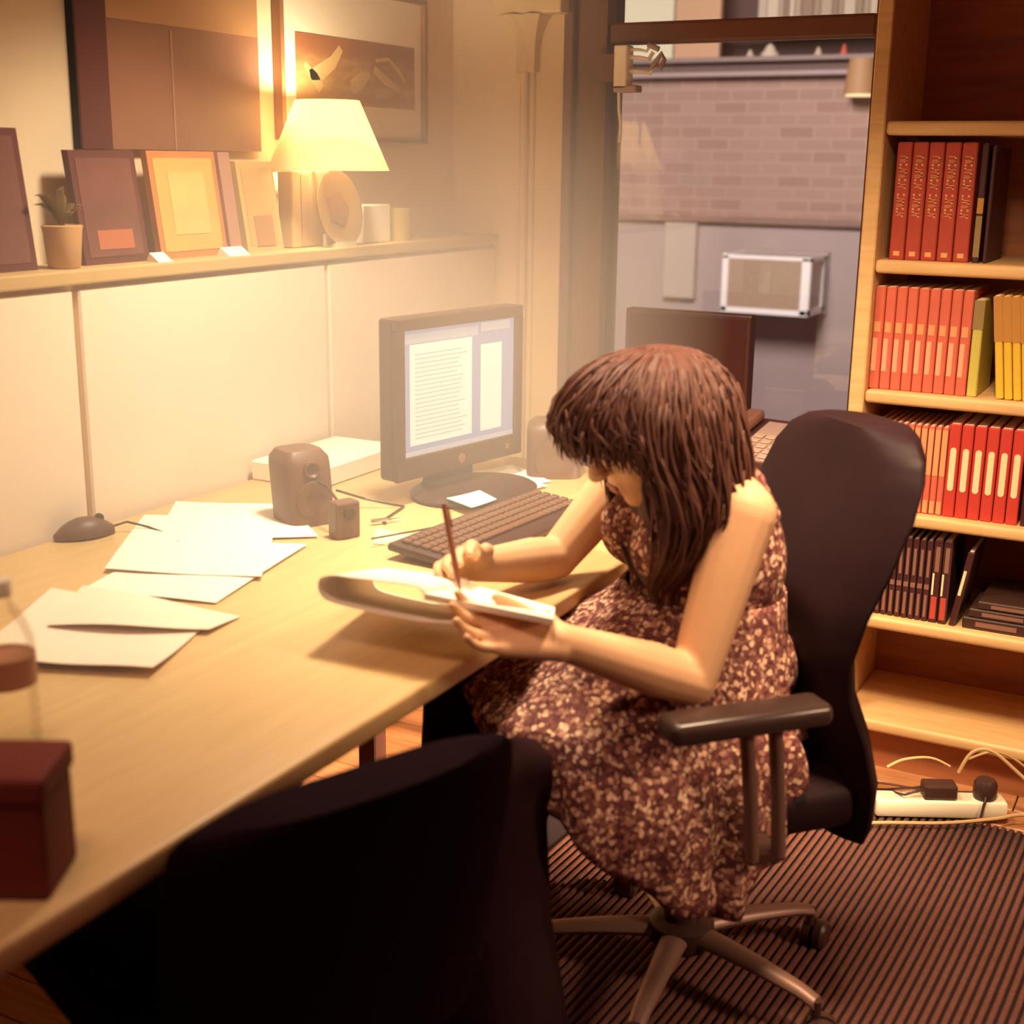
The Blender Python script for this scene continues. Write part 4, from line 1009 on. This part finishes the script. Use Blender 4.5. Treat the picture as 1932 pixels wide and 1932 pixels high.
def chair_back(prof, th, curve, M4, nl=14, lo=0.0):
    """padded curved shell: prof = (g, z, halfwidth)"""
    bm = bmesh.new(); rings = []
    for i, (g, z, hw) in enumerate(prof):
        front = []; back = []
        for k in range(nl+1):
            s = -1+2*k/nl
            gg = g + curve*s*s*(hw/0.25)**2
            pad = (1-abs(s)**4)
            front.append(M4 @ Vector((gg + th*0.5*pad, lo + hw*s, z))); back.append(M4 @ Vector((gg - th*0.5*pad - 0.006, lo + hw*s, z)))
        rings.append(front + back[::-1])
    loft(bm, rings); return bm
ch = thing('office_chair', 'black high backed office chair the woman sits on', 'chair', tuple(CC))
prof = [(-0.232, 0.335, 0.17), (-0.234, 0.37, 0.185), (-0.232, 0.44, 0.195), (-0.212, 0.52, 0.190), (-0.180, 0.60, 0.182), (-0.172, 0.66, 0.185), (-0.186, 0.74, 0.203), (-0.215, 0.82, 0.220), (-0.245, 0.90, 0.222), (-0.262, 0.95, 0.212), (-0.272, 0.985, 0.188), (-0.278, 1.006, 0.152), (-0.281, 1.016, 0.11)]
# finer profile
pf = []
for i in range(len(prof)-1):
    for j in range(3):
        t = j/3; pf.append(tuple(prof[i][k]*(1-t)+prof[i+1][k]*t for k in range(3)))
pf.append(prof[-1])
obj('backrest', chair_back(pf, 0.085, 0.03, CM, lo=0.032), M['blackleather'], ch, smooth=True)
bm = bmesh.new(); box(bm, -0.215, 0.235, -0.205, 0.205, 0.365, 0.452, bev=0.030, seg=4, mtx=CM); obj('seat', bm, M['blackleather'], ch, smooth=True)
for s in (1, -1):
    ar = None
    bm = bmesh.new(); box(bm, -0.045, 0.215, s*0.322-0.032, s*0.322+0.032, 0.633, 0.668, bev=0.012, seg=3, mtx=CM); ar = obj('armrest', bm, M['armpad'], ch, smooth=True)
    for ga, gb in ((0.078, 0.040), (0.030, -0.006)):
        obj('post', T([W(ga, s*0.312, 0.636), W((ga+gb)/2, s*0.306, 0.51), W(gb, s*0.288, 0.400)], 0.0115, 12), M['greymetal'], ar, smooth=True)
    obj('bracket', (lambda b: (box(b, -0.012, 0.046, min(s*0.195, s*0.296), max(s*0.195, s*0.296), 0.392, 0.408, mtx=CM), b)[1])(bmesh.new()), M['blackplastic'], ch)
obj('gas_column', L([(0.036, 0.10), (0.036, 0.20), (0.022, 0.21), (0.022, 0.345)], tuple(CC), 20), M['blackplastic'], ch, smooth=True)
obj('mechanism', (lambda b: (box(b, -0.10, 0.10, -0.07, 0.07, 0.325, 0.366, bev=0.01, mtx=CM), b)[1])(bmesh.new()), M['blackplastic'], ch)
obj('hub', L([(0.050, 0.075), (0.058, 0.085), (0.058, 0.120), (0.042, 0.130)], tuple(CC), 24), M['blackplastic'], ch, smooth=True)
def base_leg(c, ang, rad, parent, m):
    d = Vector((math.cos(ang), math.sin(ang), 0)); p = Vector((-d.y, d.x, 0)); c = Vector((c[0], c[1], 0))
    bm = bmesh.new(); rings = []
    for t in [i/8 for i in range(9)]:
        q = c + d*(0.045 + (rad-0.045)*t) + zv*(0.104 - 0.020*t*t); hw = 0.025-0.010*t; hh = 0.017-0.006*t
        if t > 0.9: q.z -= 0.004
        rings.append([q + p*hw*math.cos(a) + zv*hh*math.sin(a) for a in [2*PI*k/12 for k in range(12)]])
    loft(bm, rings); lg = obj('base_leg', bm, m, parent, smooth=True)
    e = c + d*rad
    bm = bmesh.new(); tube(bm, [e + zv*0.085, e + zv*0.045], 0.008, 10); obj('caster_stem', bm, M['blackplastic'], lg)
    bm = bmesh.new()
    R4 = Matrix.Translation(e + d*0.012 + zv*0.031) @ Matrix.Rotation(ang+0.6, 4, 'Z')
    lathe(bm, [(0.006, -0.024), (0.022, -0.024), (0.0275, -0.018), (0.0275, -0.004), (0.012, -0.003), (0.012, 0.003), (0.0275, 0.004), (0.0275, 0.018), (0.022, 0.024), (0.006, 0.024)], (0, 0, 0), 20, axis='y')
    bm.transform(R4); obj('caster', bm, M['blackplastic'], lg, smooth=True)
for a in (50, -14, -84, -156, 132): base_leg(CC, math.radians(a), 0.275, ch, M['greymetal'])

# second chair, pushed in at the desk in the dark foreground
c2 = thing('desk_chair', 'black low backed chair pushed in at the front edge of the desk', 'chair', (-1.01, 1.196, 0))
C2M = Matrix.Translation((-1.01, 1.196, 0)) @ Matrix.Rotation(math.radians(158), 4, 'Z')
pf2 = [(-0.205, 0.40, 0.20), (-0.215, 0.48, 0.215), (-0.232, 0.58, 0.225), (-0.250, 0.68, 0.228), (-0.258, 0.73, 0.226), (-0.262, 0.758, 0.220), (-0.265, 0.772, 0.208), (-0.266, 0.779, 0.185)]
obj('backrest', chair_back(pf2, 0.07, 0.02, C2M), M['black'], c2, smooth=True)
bm = bmesh.new(); box(bm, -0.20, 0.22, -0.235, 0.235, 0.40, 0.475, bev=0.03, seg=4, mtx=C2M); obj('seat', bm, M['black'], c2, smooth=True)
for s in (-0.1, 0.1):
    obj('back_strut', T([C2M @ Vector((-0.08, s, 0.395)), C2M @ Vector((-0.16, s, 0.40)), C2M @ Vector((-0.205, s, 0.50))], 0.012, 8), M['blackplastic'], c2)
obj('gas_column', L([(0.034, 0.10), (0.034, 0.2), (0.022, 0.21), (0.022, 0.40)], (-1.01, 1.196, 0), 18), M['blackplastic'], c2, smooth=True)
obj('hub', L([(0.05, 0.075), (0.056, 0.085), (0.056, 0.12), (0.04, 0.13)], (-1.01, 1.196, 0), 20), M['blackplastic'], c2, smooth=True)
for a in (10, 82, 154, 226, 298): base_leg((-1.01, 1.196, 0), math.radians(a), 0.26, c2, M['blackplastic'])

# ------------------------------------------------------------------ the woman
pe = thing('person', 'seated woman in a spotted sleeveless dress writing on a notepad at the desk', 'person', tuple(W(0, 0, 0.45)))
# head frame
Hc = W(0.135, 0.045, 1.030)
tl = math.radians(28)
hn = (gv*math.cos(tl) - zv*math.sin(tl)); hu = (zv*math.cos(tl) + gv*math.sin(tl)); hs = lv.copy()
def HD(n, s, u): return Hc + hn*n + hs*s + hu*u
AX = (hn, hs, hu)
def fing(bm, base, d0, bend, lens, r, axis):
    """finger: chain from base, direction d0, each joint turned by bend about axis"""
    p = Vector(base); d = Vector(d0).normalized(); pts = [p.copy()]; R = [r]
    for i, ln in enumerate(lens):
        p = p + d*ln; pts.append(p.copy()); R.append(r*(0.94-0.07*i))
        d = Matrix.Rotation(bend[i], 3, axis) @ d
    chain(bm, pts, R, 10)

bm = bmesh.new()
# trunk under the dress, shoulders, neck
ell(bm, W(0.035, 0.025, 0.865), (0.092, 0.128, 0.105), (gv, lv, zv))
ell(bm, W(0.0, 0.012, 0.735), (0.085, 0.112, 0.11), (gv, lv, zv))
ell(bm, W(-0.035, 0.0, 0.605), (0.11, 0.145, 0.10), (gv, lv, zv))
cap(bm, W(0.026, 0.165, 0.922), W(0.045, 0.03, 0.955), 0.050, 0.055); cap(bm, W(0.05, -0.13, 0.93), W(0.05, 0.03, 0.955), 0.050, 0.055)
cap(bm, W(0.055, 0.03, 0.95), HD(-0.025, 0, -0.055), 0.050, 0.047)
# head: cranium, jaw, cheeks, brow, nose, lips, ears
ell(bm, HD(-0.018, 0, 0.012), (0.090, 0.072, 0.095), AX)
ell(bm, HD(0.028, 0, -0.050), (0.056, 0.052, 0.060), AX)
ell(bm, HD(0.050, 0, -0.092), (0.026, 0.026, 0.020), AX)
for s in (-1, 1):
    ell(bm, HD(0.044, 0.028*s, -0.034), (0.030, 0.026, 0.034), AX)
    cap(bm, HD(0.074, 0.015*s, 0.026), HD(0.062, 0.043*s, 0.022), 0.008, 0.007)
    ell(bm, HD(-0.012, 0.074*s, -0.010), (0.016, 0.009, 0.028), AX)
cap(bm, HD(0.080, 0, 0.014), HD(0.101, 0, -0.026), 0.009, 0.013); ell(bm, HD(0.093, 0.011, -0.030), (0.010, 0.007, 0.007), AX); ell(bm, HD(0.093, -0.011, -0.030), (0.010, 0.007, 0.007), AX)
cap(bm, HD(0.078, -0.016, -0.056), HD(0.078, 0.016, -0.056), 0.008, 0.008); cap(bm, HD(0.076, -0.013, -0.066), HD(0.076, 0.013, -0.066), 0.008, 0.008)
# near (left) arm
nS, nE, nWr = W(0.028, 0.182, 0.918), W(0.122, 0.222, 0.676), Vector((-0.768, 1.585, 0.782))
chain(bm, [nS, nS*0.62+nE*0.38, nE], [0.050, 0.046, 0.037])
chain(bm, [nE, nE*0.68+nWr*0.32, nWr], [0.037, 0.040, 0.026])
# near hand: palm below the pad edge, fingers under it, thumb on top
def hand(bm, wr, kn, side, up, thumb_dir, bends, dirs, scale=1.0):
    f = (kn-wr).normalized()
    for k, (o1, ln, r) in enumerate(((0.030, (0.036, 0.024, 0.019), 0.0088), (0.010, (0.040, 0.027, 0.020), 0.0090), (-0.011, (0.037, 0.025, 0.019), 0.0086), (-0.030, (0.029, 0.019, 0.017), 0.0076))):
        b = kn + side*o1*scale
        cap(bm, wr + side*o1*0.5*scale, b, 0.017*scale, 0.0125*scale)
        fing(bm, b, f + dirs[k], bends[k], [x*scale for x in ln], r*scale, side)
    b = wr + f*0.028*scale + side*0.028*scale + up*0.004
    fing(bm, wr + side*0.012*scale, (b-wr), (0, 0, 0), (0.03*scale,), 0.015*scale, side)
    fing(bm, b, thumb_dir, (0.15, 0.2, 0), (0.034*scale, 0.027*scale, 0.012*scale), 0.0100*scale, up)
fD = (gv*0.72 - lv*0.0 + zv*0.10).normalized()
nK = nWr + (Vector((-0.845, 1.535, 0.800)) - nWr).normalized()*0.080
fdir = (nK-nWr).normalized()
nSide = (zv*0.50 + Vector((-0.47, 0.88, 0))*0.86).normalized(); nSide = (nSide - fdir*nSide.dot(fdir)).normalized()
nUp = fdir.cross(nSide).normalized()
if nUp.z < 0: nUp = -nUp
hand(bm, nWr, nK, nSide, nUp, fdir*0.9 + zv*0.25 + nSide*0.2, [(0.35, 0.45, 0.4), (0.40, 0.45, 0.4), (0.45, 0.45, 0.4), (0.5, 0.45, 0.4)], [nSide*0.08, nSide*0.0, -nSide*0.07, -nSide*0.14])
# far (right) arm, elbow on the desk, hand closed on the pen
fS, fE, fWr = W(0.050, -0.155, 0.925), W(0.200, -0.140, 0.772), W(0.372, -0.062, 0.796)
chain(bm, [fS, fS*0.5+fE*0.5, fE], [0.052, 0.043, 0.036])
chain(bm, [fE, fE*0.68+fWr*0.32, fWr], [0.037, 0.039, 0.026])
penT = Vector((-0.945, 1.612, 0.818)); penE = Vector((-0.985, 1.632, 0.940))
fK = fWr + (Vector((-1.015, 1.690, 0.846)) - fWr).normalized()*0.080
fd2 = (fK-fWr).normalized()
fSide = (zv*0.55 + Vector((0.88, 0.47, 0))*0.8).normalized(); fSide = (fSide - fd2*fSide.dot(fd2)).normalized()
fUp = fd2.cross(fSide).normalized()
if fUp.z < 0: fUp = -fUp
tgt = (penT + (penE-penT).normalized()*0.030)
dn = (tgt - fK).normalized()
hand(bm, fWr, fK, fSide, fUp, (tgt - (fWr + fd2*0.03 + fSide*0.028)), [(0.0, 0.2, 0.2), (0.1, 0.35, 0.3), (0.3, 0.6, 0.5), (0.5, 0.7, 0.6)], [dn*1.8 - fd2*0.6, dn*1.6 - fd2*0.4, dn*1.3 - fd2*0.3, dn*1.0 - fd2*0.2])
body = obj('body', remesh(bm, 0.0038, 5), M['skin'], pe, smooth=True, sharp=180)
bm = bmesh.new(); cap(bm, HD(0.0845, -0.015, -0.0575), HD(0.0845, 0.015, -0.0575), 0.0045, 0.0045, 10); cap(bm, HD(0.083, -0.012, -0.0655), HD(0.083, 0.012, -0.0655), 0.005, 0.005, 10)
obj('lips', bm, M['lips'], pe, smooth=True)
for s in (-1, 1):
    bm = bmesh.new(); ell(bm, HD(0.073, 0.031*s, 0.006), (0.012, 0.012, 0.010), AX, 14, 10); ey = obj('eye', bm, M['eye'], pe, smooth=True)
    bm = bmesh.new(); ell(bm, HD(0.0835, 0.0315*s, 0.002), (0.003, 0.0058, 0.0058), AX, 12, 8); obj('iris', bm, M['iris'], ey, smooth=True)
    bm = bmesh.new(); tube(bm, [HD(0.085, 0.018*s, 0.025), HD(0.083, 0.034*s, 0.030), HD(0.072, 0.048*s, 0.026)], [0.002, 0.003, 0.0015], 6); obj('eyebrow', bm, M['hair'], pe, smooth=True)

# dress: bodice and skirt
dr = None
bm = bmesh.new()
ell(bm, W(0.012, 0.022, 0.855), (0.118, 0.146, 0.125), (gv, lv, zv))
for s in (-1, 1): ell(bm, W(0.095, 0.022+0.060*s, 0.845), (0.066, 0.066, 0.066), (gv, lv, zv))
ell(bm, W(-0.004, 0.014, 0.745), (0.122, 0.146, 0.13), (gv, lv, zv))
ell(bm, W(-0.012, 0.022, 0.895), (0.068, 0.132, 0.085), (gv, lv, zv))
ell(bm, W(-0.020, 0.018, 0.800), (0.102, 0.148, 0.15), (gv, lv, zv))
ell(bm, W(-0.030, 0.0, 0.620), (0.140, 0.172, 0.105), (gv, lv, zv))
for s, lo in ((1, 0.118), (-1, -0.085)):
    chain(bm, [W(-0.045, lo, 0.895), W(-0.036, lo, 0.935), W(-0.018, lo-0.012*s, 0.972), W(0.025, lo-0.022*s, 0.984), W(0.075, lo-0.03*s, 0.945), W(0.095, lo-0.025*s, 0.90)], [0.028, 0.016, 0.012, 0.012, 0.016, 0.026])
cap(bm, W(-0.042, 0.02, 0.945), W(-0.040, 0.09, 0.940), 0.024, 0.022); cap(bm, W(-0.042, 0.02, 0.945), W(-0.038, -0.06, 0.938), 0.024, 0.022)
dr = obj('dress', remesh(bm, 0.006, 8), M['dress'], pe, smooth=True, sharp=180, label='sleeveless dress with a small pale spotted print')
# skirt: shell over lap and seat, hanging lower on the near side
def interp(tab, a):
    a = a % 360
    for i in range(len(tab)-1):
        if tab[i][0] <= a <= tab[i+1][0]:
            t = (a-tab[i][0])/(tab[i+1][0]-tab[i][0]); t = t*t*(3-2*t)
            return [tab[i][k]*(1-t)+tab[i+1][k]*t for k in range(1, len(tab[i]))]
    return list(tab[-1][1:])
# angle about (0.06,0): 0 = forward, 90 = left (near side); (rim radius, rim z, hem radius, hem z)
tab = [(0, 0.305, 0.600, 0.330, 0.565), (22, 0.335, 0.605, 0.358, 0.545), (38, 0.318, 0.606, 0.352, 0.480), (55, 0.262, 0.606, 0.338, 0.390), (75, 0.230, 0.596, 0.285, 0.308),
       (92, 0.222, 0.575, 0.258, 0.280), (112, 0.222, 0.560, 0.250, 0.350), (128, 0.226, 0.545, 0.250, 0.450), (145, 0.215, 0.535, 0.232, 0.50), (180, 0.195, 0.54, 0.20, 0.51),
       (215, 0.215, 0.535, 0.232, 0.50), (250, 0.222, 0.56, 0.25, 0.45), (290, 0.230, 0.590, 0.26, 0.45), (325, 0.30, 0.603, 0.322, 0.53), (360, 0.305, 0.600, 0.330, 0.565)]
NA, NV = 120, 26
bm = bmesh.new(); rings = []
for j in range(NV+1):
    v = j/NV; ring = []
    for i in range(NA):
        a = 360*i/NA; ar_ = math.radians(a); rr, rz, hr, hz = interp(tab, a)
        c = 0.0 + 0.06*min(1, v*2.2)
        w0 = Vector((0.128*math.cos(ar_)-0.004, 0.151*math.sin(ar_)+0.013))
        if v < 0.45:
            t = v/0.45; r_ = None
            px = (1-t)*w0.x + t*(0.06+rr*math.cos(ar_)); py = (1-t)*w0.y + t*(rr*math.sin(ar_))
            zz = 0.755 + (rz-0.755)*(t**0.80) + 0.012*math.sin(PI*t)
            amp = 0.004*t
        else:
            t = (v-0.45)/0.55
            q = rr + (hr-rr)*math.sin(PI/2*min(1, t*1.25)); px = 0.06+q*math.cos(ar_); py = q*math.sin(ar_)
            zz = rz + (hz-rz)*(1-math.cos(PI/2*min(1, t*1.0)))**0.8 if t < 1 else hz
            amp = 0.004 + 0.010*t
        fold = amp*(math.sin(17*ar_+1.3*math.sin(3*ar_)) + 0.5*math.sin(31*ar_+2))
        px += fold*math.cos(ar_); py += fold*math.sin(ar_); zz += 0.25*fold
        ring.append(W(px, py, zz))
    rings.append(ring)
vr = loft(bm, rings, cap=False)
# give it thickness inward
me_t = bpy.data.meshes.new('skirt'); bmesh.ops.recalc_face_normals(bm, faces=bm.faces)
geom = bmesh.ops.solidify(bm, geom=list(bm.faces), thickness=0.003)
sk = obj('skirt', bm, M['dress'], dr, smooth=True, sharp=180)
# trousers, boots
for nm, pts, rad in (('near', [W(-0.03, 0.095, 0.560), W(0.20, 0.13, 0.545), W(0.395, 0.150, 0.525), W(0.415, 0.185, 0.30), W(0.405, 0.205, 0.09)], [0.078, 0.068, 0.064, 0.085, 0.105]),
                     ('far', [W(-0.03, -0.095, 0.560), W(0.20, -0.10, 0.552), W(0.385, -0.105, 0.535), W(0.40, -0.06, 0.30), W(0.41, -0.04, 0.09)], [0.078, 0.066, 0.062, 0.070, 0.080])):
    bm = bmesh.new(); chain(bm, pts, rad, 18); obj('trouser_leg', remesh(bm, 0.009, 8), M['trousers'], pe, smooth=True, sharp=180)
for an, d in ((W(0.44, 0.20, 0.06), gv), (W(0.42, -0.04, 0.06), (gv*0.95 - lv*0.2))):
    d = d.normalized(); bm = bmesh.new()
    chain(bm, [an + zv*0.03, an - d*0.02 - zv*0.015, an + d*0.09 - zv*0.018, an + d*0.15 - zv*0.026], [0.042, 0.040, 0.036, 0.028], 14); obj('boot', remesh(bm, 0.006, 6), M['blackleather'], pe, smooth=True, sharp=180)

# hair: envelope over azimuth and height, open in front of the face
HT = [(1.156, .105, .045, .020, .020), (1.149, .107, .045, .055, .050), (1.133, .114, .046, .088, .078), (1.105, .122, .048, .114, .102), (1.072, .128, .050, .130, .118), (1.035, .128, .052, .136, .128), (0.990, .122, .055, .134, .135),
      (0.950, .112, .058, .124, .139), (0.910, .108, .062, .112, .136), (0.875, .112, .070, .096, .122), (0.845, .120, .080, .078, .100), (0.818, .128, .088, .058, .072), (0.796, .134, .092, .034, .042), (0.785, .136, .094, .012, .014)]
def hrow(z):
    if z >= HT[0][0]: return HT[0][1:]
    for i in range(len(HT)-1):
        if HT[i][0] >= z >= HT[i+1][0]:
            t = (HT[i][0]-z)/(HT[i][0]-HT[i+1][0]); return [HT[i][k]*(1-t)+HT[i+1][k]*t for k in range(1, 5)]
    return HT[-1][1:]
def sstep(a, b, x):
    t = max(0, min(1, (x-a)/(b-a))); return t*t*(3-2*t)
def face_open(az, z):
    """1 where the hair is parted for the face"""
    d = math.degrees(az); d = (d+180) % 360 - 180
    w = sstep(-80, -66, d)*(1-sstep(54, 66, d))
    return w*(1-sstep(1.002, 1.024, z))
def hpos(az, z, k=1.0, dz=0.0):
    g0, l0, rg, rl = hrow(z)
    ridge = 1 + 0.022*math.sin(az*19 + 9*mnoise.noise(Vector((math.cos(az)*2, math.sin(az)*2, z*5)))) + 0.045*mnoise.noise(Vector((math.cos(az)*3, math.sin(az)*3, z*7)))
    f = face_open(az, z)
    kk = k*ridge*(1-f) + 0.30*f
    return W(g0 + rg*kk*math.cos(az), l0 + rl*kk*math.sin(az), z + dz)
bm = bmesh.new(); rings = []
NH, NZ = 160, 64
for j in range(NZ+1):
    t = j/NZ; z = 1.156 - (1.156-0.785)*(t**1.15)
    rings.append([hpos(2*PI*i/NH, z) for i in range(NH)])
loft(bm, rings)
hair = obj('hair', bm, M['hair'], pe, smooth=True, sharp=180, label='shoulder length wavy brown hair')
bm = bmesh.new(); rnd = random.Random(3)
for i in range(1500):
    az = rnd.uniform(0, 2*PI); d = (math.degrees(az)+180) % 360 - 180
    front = -76 < d < 62
    z0 = rnd.uniform(1.08, 1.155) if rnd.random() < 0.6 else rnd.uniform(0.97, 1.09)
    z1 = rnd.uniform(0.982, 1.030) if front else rnd.uniform(0.755, 0.93)
    if front: z0 = max(z0, 1.05)
    off = rnd.uniform(1.0, 1.035) if rnd.random() < 0.8 else rnd.uniform(1.03, 1.16)
    ph_ = rnd.uniform(0, 6.3); tw = rnd.uniform(-0.25, 0.25); am = rnd.uniform(0.02, 0.10); n = 10; pts = []
    for j in range(n+1):
        t = j/n; z = z0 + (z1-z0)*t
        aa = az + tw*t + am*math.sin(ph_ + 5*t)
        g0, l0, rg, rl = hrow(max(z, 0.80)); kk = off*(1 + 0.02*math.sin(ph_*2+7*t)) if z > 0.80 else off*0.9
        if front and z < 1.03: kk *= 0.985
        pts.append(W(g0 + rg*kk*math.cos(aa), l0 + rl*kk*math.sin(aa), z))
    r0 = rnd.uniform(0.0010, 0.0030)
    tube(bm, pts, [r0*(0.35+0.9*math.sin(PI*min(0.93, 0.12+0.88*q/n)))*(1 if q < n else 0.25) for q in range(n+1)], 5)
lk = obj('hair_locks', bm, M['hair'], hair, smooth=True, sharp=180); lk['kind'] = 'stuff'

# ------------------------------------------------------------------ notepad and pen
npd = thing('notepad', 'white notepad with pages folded back, held in the left hand', 'notepad', (-0.9, 1.62, 0.79))
pA, pB_, pC, pD = Vector((-0.755, 1.535, 0.826)), Vector((-0.824, 1.680, 0.788)), Vector((-0.990, 1.720, 0.786)), Vector((-0.950, 1.520, 0.834))
bm = bmesh.new(); grid_sheet(bm, pA, pB_, pC, pD, 6, 8, lambda u, v: -0.003, t=0.003); obj('backing_card', bm, M['paper2'], npd)
bm = bmesh.new(); grid_sheet(bm, pA, pB_, pC, pD, 6, 10, lambda u, v: 0.0005 + 0.012*max(0, v-0.8)**1.0*5*0.0, t=0.006); obj('page_block', bm, M['paper'], npd)
# folded pages: from the bound edge out to the left, round and back under
bm = bmesh.new(); rings = []
e0, e1 = pD, pC
dl = Vector((-1.0, -0.04, 0)).normalized()
path = [(0.0, 0.006), (0.006, 0.014), (0.020, 0.016), (0.06, 0.015), (0.12, 0.012), (0.150, 0.011), (0.172, 0.004), (0.178, -0.010), (0.172, -0.024), (0.150, -0.032), (0.07, -0.036), (0.0, -0.036), (-0.05, -0.030)]
P2 = smoothpts([(a, 0, b) for a, b in path], 3)
rows = []
for q in P2:
    rows.append([e0 + dl*q.x + zv*q.z, e0*0.5 + e1*0.5 + dl*q.x + zv*q.z, e1 + dl*q.x + zv*q.z])
va = [[bm.verts.new(p) for p in r] for r in rows]
for i in range(len(va)-1):
    for k in range(2): bm.faces.new((va[i][k], va[i][k+1], va[i+1][k+1], va[i+1][k]))
bmesh.ops.recalc_face_normals(bm, faces=bm.faces); bmesh.ops.solidify(bm, geom=list(bm.faces), thickness=0.0015)
obj('folded_pages', bm, M['paper'], npd, smooth=True, sharp=180)
pn = thing('pen', 'dark pen held in the right hand', 'pen', tuple(penT))
d = (penE-penT).normalized()
obj('barrel', T([penT + d*0.012, penT + d*0.02, penT + d*0.10, penE], [0.0030, 0.0045, 0.0045, 0.0042], 10), mat('brown_pen', (0.22, 0.075, 0.035), 0.35), pn, smooth=True)
obj('tip', T([penT, penT + d*0.012], [0.0008, 0.0030], 10), M['greymetal'], pn)
obj('clip', T([penE - d*0.004 + _R*0.006, penE - d*0.035 + _R*0.006], 0.0014, 6), M['greymetal'], pn)

# ------------------------------------------------------------------ warm haze put in over the desk to imitate a veil on the lens
def veil_haze_mat(d, z0, z1, k):
    m = bpy.data.materials.new('lens_veil_haze'); m.use_nodes = True; nt = m.node_tree
    nt.nodes.remove(nt.nodes['Principled BSDF']); out = nt.nodes['Material Output']
    v = nt.nodes.new('ShaderNodeVolumeScatter'); v.inputs['Color'].default_value = (1.0, 0.84, 0.72, 1); v.inputs['Anisotropy'].default_value = 0.0
    tc = nt.nodes.new('ShaderNodeTexCoord'); sp = nt.nodes.new('ShaderNodeSeparateXYZ'); nt.links.new(tc.outputs['Object'], sp.inputs[0])
    mr = nt.nodes.new('ShaderNodeMapRange'); mr.interpolation_type = 'SMOOTHSTEP'
    mr.inputs['From Min'].default_value = z0; mr.inputs['From Max'].default_value = z1; mr.inputs['To Min'].default_value = d; mr.inputs['To Max'].default_value = d*k
    nt.links.new(sp.outputs['Z'], mr.inputs['Value']); nt.links.new(mr.outputs[0], v.inputs['Density'])
    nt.links.new(v.outputs[0], out.inputs['Volume'])
    return m
hz = obj('veil_haze', B(-1.89, -0.95, 0.95, 2.76, 0.76, 2.00), veil_haze_mat(0.42, 1.00, 1.62, 0.08))
hz['kind'] = 'stuff'
